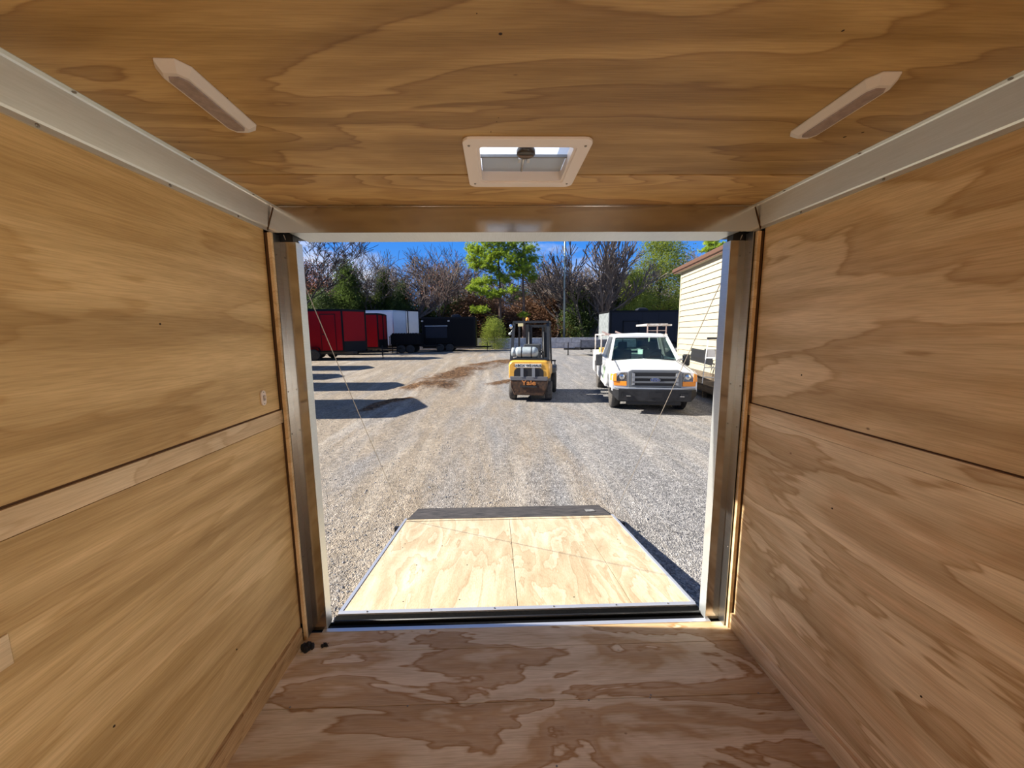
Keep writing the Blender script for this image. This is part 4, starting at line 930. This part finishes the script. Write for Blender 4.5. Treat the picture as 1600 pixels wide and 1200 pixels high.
# dump trailer in front of the white trailers
dpm = mat('dump_body_black', (.006,.006,.007), .7, spec=.2)
dt = empty('dump_trailer', (-6.05, 31.0, G(-6.05, 31.0)), 0, label='low black dump trailer with ribbed sides and bunched cover before the white trailers', cat='trailer')
MB().box(-2.20,0,-.95,.95,.70,1.50).build('bed', dpm, dt)
for i in range(7): MB().box(-2.18+i*.325,-2.27+i*.325,-1.0,-.95,.70,1.45).build('side_rib', dpm, dt)
tp = MB()
for i in range(10): tp.sphere((-2.07+i*.225, -.9, 1.50), .12, .10, .09, 8, 5)
tp.tube((-2.3,0,1.5),(0,0,1.5),.07).build('rolled_cover', dpm, dt)
for s in (-1, 1):
    for x in (-1.45, -.75):
        b = MB(); b.lathe([(.15,-.09),(.30,-.10),(.33,-.07),(.33,.07),(.30,.10),(.15,.09)], (x, s*1.02, .33), 'y', 18); b.build('wheel', RUBBER, dt)
    MB().box(-1.9,-.3,s*.92,s*1.15,.68,.73).build('fender', dpm, dt)
MB().box(-2.4,.2,-.4,.4,.5,.68).build('chassis', dpm, dt)
t = MB()
for s in (-1,1): t.bar((0,s*.4,.55),(1.3,s*.03,.55),.07,.12)
t.build('tongue', dpm, dt); MB().box(1.25,1.5,-.05,.05,.5,.6).build('coupler', dpm, dt)
j = MB(); j.tube((-2.26,-.6,0),(-2.26,-.6,1.3),.04); j.tube((-2.45,-.6,0.5),(-2.45,-.6,1.3),.04); j.bar((-2.5,-.6,1.3),(-2.2,-.6,1.3),.05,.05); j.build('ramp_rack', dpm, dt)
# flatbed trailer behind the truck at left
ft = empty('flatbed_trailer', (5.4, 25.0, G(5.4, 25.0)), 0, label='small grey-sided flatbed trailer left of the white truck, tongue pointing left', cat='trailer')
MB().box(0,3.6,-.9,.9,.42,.50).build('deck', dpm, ft)
for i in range(4): MB().box(.02+i*.9,.90+i*.9,-.93,-.90,.55,1.02).build('side_panel', mat('grey_side_panel', (.30,.29,.29), .8, noise=5, col2=(.16,.15,.15)) if i == 0 else bpy.data.materials['grey_side_panel'], ft)
MB().box(0,3.6,-.95,-.90,1.02,1.06).build('top_rail', RACKW, ft)
for i in range(5): MB().box(-.01+i*.9,.03+i*.9,-.96,-.93,.42,1.06).build('stake', dpm, ft)
for x in (1.6, 2.4): MB().lathe([(.14,-.09),(.28,-.10),(.31,-.07),(.31,.07),(.28,.10),(.14,.09)], (x,-1.02,.31), 'y', 18).build('wheel', RUBBER, ft)
t = MB()
for s in (-1,1): t.bar((.3,s*.5,.42),(-.9,s*.03,.42),.06,.10)
t.build('tongue', dpm, ft); MB().tube((-.62,0,.02),(-.62,0,.85),.035).box(-.70,-.54,-.08,.08,0,.02).build('jack', dpm, ft)

# low wall of large concrete blocks at the back of the yard
CON = mat('concrete_block', (.76,.74,.71), .9, noise=4, col2=(.52,.50,.47)); bw = empty('block_wall', (0, 36.6, .06), 0, label='low wall of grey concrete blocks along the back of the yard', cat='wall')
rnd = random.Random(11)
base = MB().box(0,1.50,0,.6,0,.50).mesh('concrete_block'); base.materials.append(CON)
for row in range(2):
    for i in range(28):
        o = bpy.data.objects.new('concrete_block', base); C.objects.link(o); o.parent = bw
        o.location = (-24+i*1.53+(.75 if row else 0), rnd.uniform(-.03,.03), row*.515); o.rotation_euler = (0,0,rnd.uniform(-.01,.01))
MB().box(-24,20,.05,.55,-.1,1.0).build('mortar_core', mat('dark_joint', (.08,.08,.08), .9), bw)
# light pole
lp = empty('utility_pole', (6.85, 38.2, .06), 0, label='slim pale pole rising between the bare trees behind the yard', cat='pole')
MB().tube((0,0,0),(0,0,13.5),.12,.07,n=10).build('shaft', mat('galvanised_pole', (.36,.42,.38), .5, .4), lp)
MB().box(-.35,-.05,-.05,.05,8.9,9.05).build('bracket', CHR, lp)
# ================================================================== trees
BARK = mat('grey_bark', (.17,.14,.12), .95, noise=5, col2=(.09,.07,.06), stretch=(3,3,.6))
BARKD = mat('dark_bark', (.045,.038,.036), .95, noise=5, col2=(.025,.02,.02), stretch=(3,3,.6))
BARKP = mat('pine_bark', (.16,.10,.075), .95, noise=6, col2=(.07,.045,.035), stretch=(3,3,.6))
TWIGR = mat('russet_twigs', (.20,.145,.12), .95, noise=3, col2=(.13,.10,.09))
def leafmat(name, c1, c2):
    m = mat(name, c1, .6, noise=1.3, col2=c2); b = m.node_tree.nodes['Principled BSDF']
    b.inputs['Specular IOR Level'].default_value = .25
    t = m.node_tree; tr = t.nodes.new('ShaderNodeBsdfTranslucent'); tr.inputs[0].default_value = (*c1, 1); mxs = t.nodes.new('ShaderNodeMixShader'); mxs.inputs[0].default_value = .3
    out = t.nodes['Material Output']; t.links.new(b.outputs[0], mxs.inputs[1]); t.links.new(tr.outputs[0], mxs.inputs[2]); t.links.new(mxs.outputs[0], out.inputs[0]); return m
L_PINE = leafmat('pine_needles', (.42,.52,.05), (.14,.26,.03)); L_EVG = leafmat('dark_evergreen_leaves', (.10,.15,.035), (.025,.045,.014))
L_OLV = leafmat('olive_leaves', (.36,.42,.08), (.13,.18,.035)); L_RUS = leafmat('russet_leaves', (.40,.13,.05), (.24,.08,.035)); L_BRN = leafmat('brown_leaves', (.23,.12,.06), (.12,.065,.04))

class TB:
    """fast branch mesh: three-sided tapering tubes"""
    def __init__(s): s.v = []; s.f = []; s.tips = []
    def seg(s, p, q, r0, r1, n=3):
        d = (q-p); a = d.orthogonal().normalized(); b = d.cross(a).normalized(); k = len(s.v)
        for c, r in ((p, r0), (q, r1)):
            for i in range(n):
                t = 2*PI*i/n; s.v.append(tuple(c+a*(math.cos(t)*r)+b*(math.sin(t)*r)))
        for i in range(n): j = (i+1) % n; s.f.append((k+i, k+j, k+n+j, k+n+i))
    def mesh(s, name, m):
        me = bpy.data.meshes.new(name); me.from_pydata(s.v, [], s.f); me.materials.append(m); return me
def grow(tb, rnd, p, d, L, r, lev, maxl, spread, up, minr, wob=.22):
    n = 3 if lev < 2 else 2
    for i in range(n):
        d = (d+Vector((rnd.gauss(0,wob), rnd.gauss(0,wob), rnd.gauss(0,wob*.6)+up))).normalized()
        q = p+d*(L/n); r1 = max(minr, r*(.86 if lev else .9)); tb.seg(p, q, r, r1, 6 if lev == 0 else (4 if lev < 2 else 3)); p, r = q, r1
        if lev > 0 and i < n-1 and lev < maxl:
            dd = (d+Vector((rnd.gauss(0,spread), rnd.gauss(0,spread), rnd.uniform(-.1,.4)))).normalized()
            grow(tb, rnd, p, dd, L*.55, max(minr, r*.5), lev+1, maxl, spread, up, minr, wob)
    if lev >= maxl: tb.tips.append(p); return
    k = rnd.choice((2,3,3)) if lev else 4
    for i in range(k):
        dd = (d+Vector((rnd.gauss(0,spread), rnd.gauss(0,spread), rnd.uniform(-.05,.35)))).normalized()
        grow(tb, rnd, p, dd, L*rnd.uniform(.62,.85), max(minr, r*rnd.uniform(.55,.75)), lev+1, maxl, spread, up, minr, wob)
def bare_mesh(seed, trunk, r, maxl=5, spread=.55, up=.08, minr=.014, m=BARK, forks=None):
    rnd = random.Random(seed); tb = TB(); grow(tb, rnd, Vector((0,0,-.2)), Vector((rnd.gauss(0,.05),rnd.gauss(0,.05),1)), trunk, r, 0, maxl, spread, up, minr)
    if forks:
        for k in range(forks):
            a = 2*PI*k/forks+rnd.random(); grow(tb, rnd, Vector((.15*math.cos(a),.15*math.sin(a),-.1)), Vector((.32*math.cos(a),.32*math.sin(a),1)).normalized(), trunk*1.25, r*.7, 1, maxl, spread*.62, up*1.4, minr, .12)
    return tb
def leaves(pts, n, size, spread, rnd, mat_, name='foliage', aspect=.55, flat=0):
    vs = []; fs = []
    for i in range(n):
        c = rnd.choice(pts); o = Vector((rnd.gauss(0,spread), rnd.gauss(0,spread), rnd.gauss(0,spread*(1-flat)))); p = c+o
        s = size*rnd.uniform(.6,1.3); a = Vector((rnd.gauss(0,1), rnd.gauss(0,1), rnd.gauss(0,1))).normalized(); b = a.orthogonal().normalized()
        k = len(vs); vs += [tuple(p-a*s*.5), tuple(p+b*s*aspect*.5), tuple(p+a*s*.5), tuple(p-b*s*aspect*.5)]; fs.append((k,k+1,k+2,k+3))
    me = bpy.data.meshes.new(name); me.from_pydata(vs, [], fs); me.materials.append(mat_); return me
def tree(name, x, y, label, parts, scale=1, rz=0, group=None, sz=None):
    r = empty(name, (x, y, G(x, y)-.02), rz, label=label, cat='tree' if 'shrub' not in name else 'shrub', group=group)
    r.scale = (scale, scale, sz or scale)
    for nm, me, kind in parts:
        o = bpy.data.objects.new(nm, me); C.objects.link(o); o.parent = r
        if kind: o['kind'] = kind
    return r
def X(px, y): return (px-775)/587.16*y        # world x of a picture column at a given distance
WOODS = 'bare trees of the woods behind the yard'
# bare trees: five forms, with branches and fine twigs
bares = []
for i, (tr_, r_, ml, sp_, up_, m_, fk_) in enumerate(((2.2,.20,5,.68,.03,BARK,None),(2.6,.17,5,.58,.05,TWIGR,None),(1.9,.22,5,.78,.02,BARK,None),(2.8,.16,5,.52,.06,TWIGR,None),(2.2,.18,5,.64,.03,BARKD,None))):
    tb = bare_mesh(100+i, tr_, r_, ml, sp_, up_, .013, m_); h_ = max(v[2] for v in tb.v); bares.append((tb, tb.mesh('branches', m_), h_))
def bare(px, top, y, k, label, leaf=None, nl=0, ls=.14, sp=.35, seed=1, group=None, name='bare_tree', w=1.0):
    tb, me, h_ = bares[k]; want = (520-top)/587.16*y+1.55; s = want/h_
    parts = [('branches', me, None)]
    if leaf: parts.append(('foliage', leaves(tb.tips, nl, ls/s, sp/s, random.Random(seed), leaf), 'stuff'))
    r = tree(name, X(px, y), y, label, parts, s, random.Random(px*7+top).uniform(0, 6.28), group); r.scale = (s*w, s*w, s)
    return r
# the big dark one at the left edge
tb = bare_mesh(41, 3.4, .24, 6, .50, .05, .018, BARKD); h_ = max(v[2] for v in tb.v)
s = 12.0/h_; tree('bare_tree', X(489, 33.5), 33.5, 'big dark bare tree with spreading limbs nearest the left door post', [('branches', tb.mesh('branches', BARKD), None)], s, 2.0)
bare(520, 398, 46, 2, 'round-crowned tree with thin russet leaves behind the red trailers', L_RUS, 5200, .17, .45, 3, name='russet_tree', w=1.15)
bare(580, 392, 43, 0, 'tall bare tree between the russet crown and the white trailers', seed=2)
bare(613, 402, 45, 3, 'bare tree with upright twigs right above the white trailers')
bare(652, 404, 44, 2, 'bare tree with last brown leaves, right of the white trailers', L_BRN, 1800, .13, .4, 4)
bare(695, 398, 45, 1, 'bare reddish-twigged tree above the black vending trailer', L_RUS, 500, .13, .3, 5)
bare(722, 392, 47, 3, 'slender bare tree left of the tall pines')
bare(852, 384, 44, 1, 'bare tree with grey trunk right of the pines, left of the pale pole')
bare(868, 392, 41, 4, 'crooked dark-trunked bare tree right beside the pale pole', w=.9)
tb = bare_mesh(77, 1.5, .16, 5, .50, .05, .016, BARK, forks=6); h_ = max(v[2] for v in tb.v); s = 11.8/h_
r_ = tree('bare_tree', X(925, 40), 40, 'large many-stemmed bare tree fanning out above the white truck', [('branches', tb.mesh('branches', BARK), None)], s, .6); r_.scale = (s*1.25, s*1.25, s)
bare(975, 390, 44, 0, 'bare tree behind the many-stemmed one, before the olive-green tree')
bare(1052, 398, 50, 2, 'bare tree at the far corner of the cream building')
# woods behind: copies, one per stretch of the skyline
LM = [(470,'beside the left door post'),(495,'over the side door of the nearest red trailer'),(520,'over the middle of the nearest red trailer'),(545,'over the black corner of the nearest red trailer'),(568,'over the red nose panel'),
 (595,'over the second red trailer'),(618,'over the side of the white trailer'),(640,'over the nose of the white trailer'),(665,'over the left end of the vending trailer'),(690,'over the serving hatch'),(715,'over the vending trailer air conditioner'),
 (742,'over the right end of the vending trailer'),(768,'behind the left pine'),(790,'between the two pines'),(815,'behind the forklift guard'),(842,'right of the forklift guard'),(866,'just left of the pale pole'),(892,'just right of the pale pole'),
 (916,'over the flatbed trailer'),(940,'over the silver nose panel'),(965,'over the dark window of the charcoal trailer'),(990,'over the truck cab'),(1014,'over the charcoal trailer air conditioner'),(1040,'over the truck rack tray'),(1066,'at the corner of the cream building'),(1095,'over the eave of the cream building')]
rnd = random.Random(9)
for px_, lm in LM:
    y_ = rnd.uniform(50, 66); top = rnd.uniform(408, 438); bare(px_+rnd.uniform(-4,4), top, y_, rnd.choice((0,1,2,3)), 'hazy distant bare tree '+lm, group=WOODS, w=1.25)
# pines
def pine_mesh(seed, H, clumps, nl, rad):
    rnd = random.Random(seed); tb = TB(); p = Vector((0,0,-.2)); n = 9
    path = [Vector((rnd.gauss(0,.10)*k/n, rnd.gauss(0,.10)*k/n, H*k/n)) for k in range(n+1)]
    for k in range(n): tb.seg(path[k], path[k+1], .17*(1-k/n)+.03, .17*(1-(k+1)/n)+.03, 7)
    vs = []; fs = []
    for cx_, cz, rr in clumps:
        for rep in range(2 if rep_(cx_) else 1):
            cy = rnd.uniform(-.8,.8); c = Vector((cx_, cy, cz)); base = Vector((0,0,max(.5, cz-abs(cx_)*.35-.2)))
            mid = base.lerp(c, .55)+Vector((0,0,-.08)); tb.seg(base, mid, .055, .035, 4); tb.seg(mid, c, .035, .015, 3)
            for b_ in range(8):
                e_ = c+Vector((rnd.gauss(0,rr*.7), rnd.gauss(0,rr*.7), rnd.gauss(0,rr*.35))); tb.seg(mid.lerp(c,.6), e_, .016, .008, 3)
            tuf = [c+Vector((rnd.gauss(0,rr*.55), rnd.gauss(0,rr*.6), rnd.gauss(0,rr*.30))) for _ in range(int(52*rr/.6))]
            for t in tuf:
                for q in range(int(nl)):
                    a = Vector((rnd.gauss(0,1), rnd.gauss(0,1), rnd.gauss(.35,.8))).normalized(); s_ = rnd.uniform(.14,.26); b2 = a.orthogonal().normalized()*.022
                    k = len(vs); vs += [tuple(t-b2), tuple(t+b2), tuple(t+a*s_)]; fs.append((k,k+1,k+2))
    me = bpy.data.meshes.new('foliage'); me.from_pydata(vs, [], fs); me.materials.append(L_PINE)
    return tb.mesh('trunk', BARKP), me
def rep_(v): return True
def cl(pxs, y, x0):    # clumps from picture positions
    return [((px_-x0)/587.16*y, (520-py_)/587.16*y+1.52, rr*(1.32 if py_ < 430 else 1.1)) for px_, py_, rr in pxs]
yp = 38.5
t1, f1 = pine_mesh(5, 12.2, cl([(762,388,.75),(748,398,.6),(775,402,.7),(760,416,.75),(745,418,.5),(772,424,.5),(748,443,.55),(765,440,.75),(740,452,.5),(757,456,.6),(745,484,.55),(757,484,.45),(780,385,.6),(770,372,.7),(755,372,.6),(741,392,.55),(768,408,.7),(786,402,.6),(740,408,.45),(782,432,.4)], yp, 781), 22, .6)
tree('pine_tree', X(781, yp), yp, 'bright yellow-green pine with low limbs reaching left, left of the forklift mast', [('trunk', t1, None), ('foliage', f1, 'stuff')])
yp2 = 37.5
t2, f2 = pine_mesh(8, 12.6, cl([(800,388,.6),(812,400,.75),(826,395,.6),(806,420,.75),(824,424,.7),(790,438,.5),(800,455,.55),(780,458,.6),(768,462,.45),(832,436,.45),(815,378,.7),(830,372,.6),(818,492,.35),(798,410,.6),(818,412,.6),(832,408,.5),(808,432,.5)], yp2, 818), 20, .6)
tree('pine_tree', X(818, yp2), yp2+.4, 'tall yellow-green pine with clumped crown directly above the forklift', [('trunk', t2, None), ('foliage', f2, 'stuff')])
t3, f3 = pine_mesh(12, 12.6, [((a-1106)/587*30, (520-b_)/587*30+1.52, rr) for a, b_, rr in ((1100,386,.4),(1112,382,.45),(1106,394,.4),(1096,396,.3),(1118,392,.35),(1106,372,.5))], 18, .5)
tree('pine_tree', X(1106, 30), 30, 'small pine top showing over the roof of the cream building', [('trunk', t3, None), ('foliage', f3, 'stuff')], 1)
# evergreens: crown as stacked lobes of leaves on a branching frame
def ever_mesh(seed, H, W, n, size, m, zlo=.08, cone=.5):
    rnd = random.Random(seed); tb = TB(); tb.seg(Vector((0,0,-.2)), Vector((0,0,H*.95)), .035*H*.5, .02, 6); pts = []
    for k in range(75):
        t = rnd.random()**.8; z = H*(zlo+(1-zlo)*t); w = W*.5*((1-t)**cone)*(.55+.45*min(1,t*5+.3)); a = rnd.uniform(0, 2*PI); rr = w*math.sqrt(rnd.random())
        c = Vector((rr*math.cos(a), rr*math.sin(a), z)); tb.seg(Vector((0,0,z*.82)), c, .02, .008, 3); pts.append(c)
    return tb.mesh('trunk', BARKD), leaves(pts, n, size, W*.085, rnd, m, aspect=.5)
e1 = ever_mesh(1, 6.0, 4.2, 15000, .15, L_EVG, .03, .6); e2 = ever_mesh(2, 4.2, 3.6, 12000, .13, L_EVG, .02, .5); e3 = ever_mesh(3, 9.6, 6.2, 26000, .16, L_OLV, .10, .42); e4 = ever_mesh(4, 3.2, 3.4, 9000, .12, L_BRN, .02, .45); e5 = ever_mesh(6, 3.6, 3.4, 9000, .12, L_OLV, .02, .5)
def ever(px, top, y, em_, h0, label, name='evergreen_tree', w=1.0, group=None):
    s = ((520-top)/587.16*y+1.55)/h0; r = tree(name, X(px, y), y, label, [('trunk', em_[0], None), ('foliage', em_[1], 'stuff')], s, px*.37, group); r.scale = (s*w, s*w, s); return r
ever(553, 421, 41, e1, 6.0, 'dark evergreen tree rising behind the red trailers', w=.85)
ever(606, 430, 43, e1, 6.0, 'narrow dark evergreen above the first white trailer', w=.55)
ever(632, 448, 42, e1, 6.0, 'dark evergreen above the noses of the white trailers', w=.8)
ever(1028, 380, 42.5, e3, 9.6, 'broad olive-green tree behind the charcoal trailer', w=1.05)
ever(990, 432, 40, e3, 9.6, 'lower olive-green tree left of the broad one, above the silver nose panel', w=.9)
ever(900, 462, 41, e2, 4.2, 'dark evergreen shrub at the foot of the many-stemmed bare tree', 'evergreen_shrub')
ever(512, 462, 40.5, e2, 4.2, 'dark evergreen shrub over the roof of the front red trailer', 'evergreen_shrub')
ever(772, 500, 36.0, e5, 3.6, 'olive shrub left of the forklift, in front of the block wall', 'evergreen_shrub', w=1.15)
grp = 'low shrubs filling the edge of the woods'
rnd = random.Random(31)
for px_, lm in LM:
    k, h0, cn = rnd.choice(((e2,4.2,'dark green'), (e2,4.2,'dark green'), (e4,3.2,'brown'), (e5,3.6,'olive')))
    ever(px_+rnd.uniform(-5,5), rnd.uniform(468, 490), rnd.uniform(43, 48), k, h0, 'low '+cn+' thicket shrub '+lm, 'thicket_shrub', w=1.75, group=grp)
for px_, lm in LM[::2]:
    ever(px_+rnd.uniform(-8,8), rnd.uniform(456, 478), rnd.uniform(54, 66), e1, 6.0, 'small far evergreen deep in the woods '+lm, 'evergreen_tree', w=1.5, group='evergreens deep in the woods')
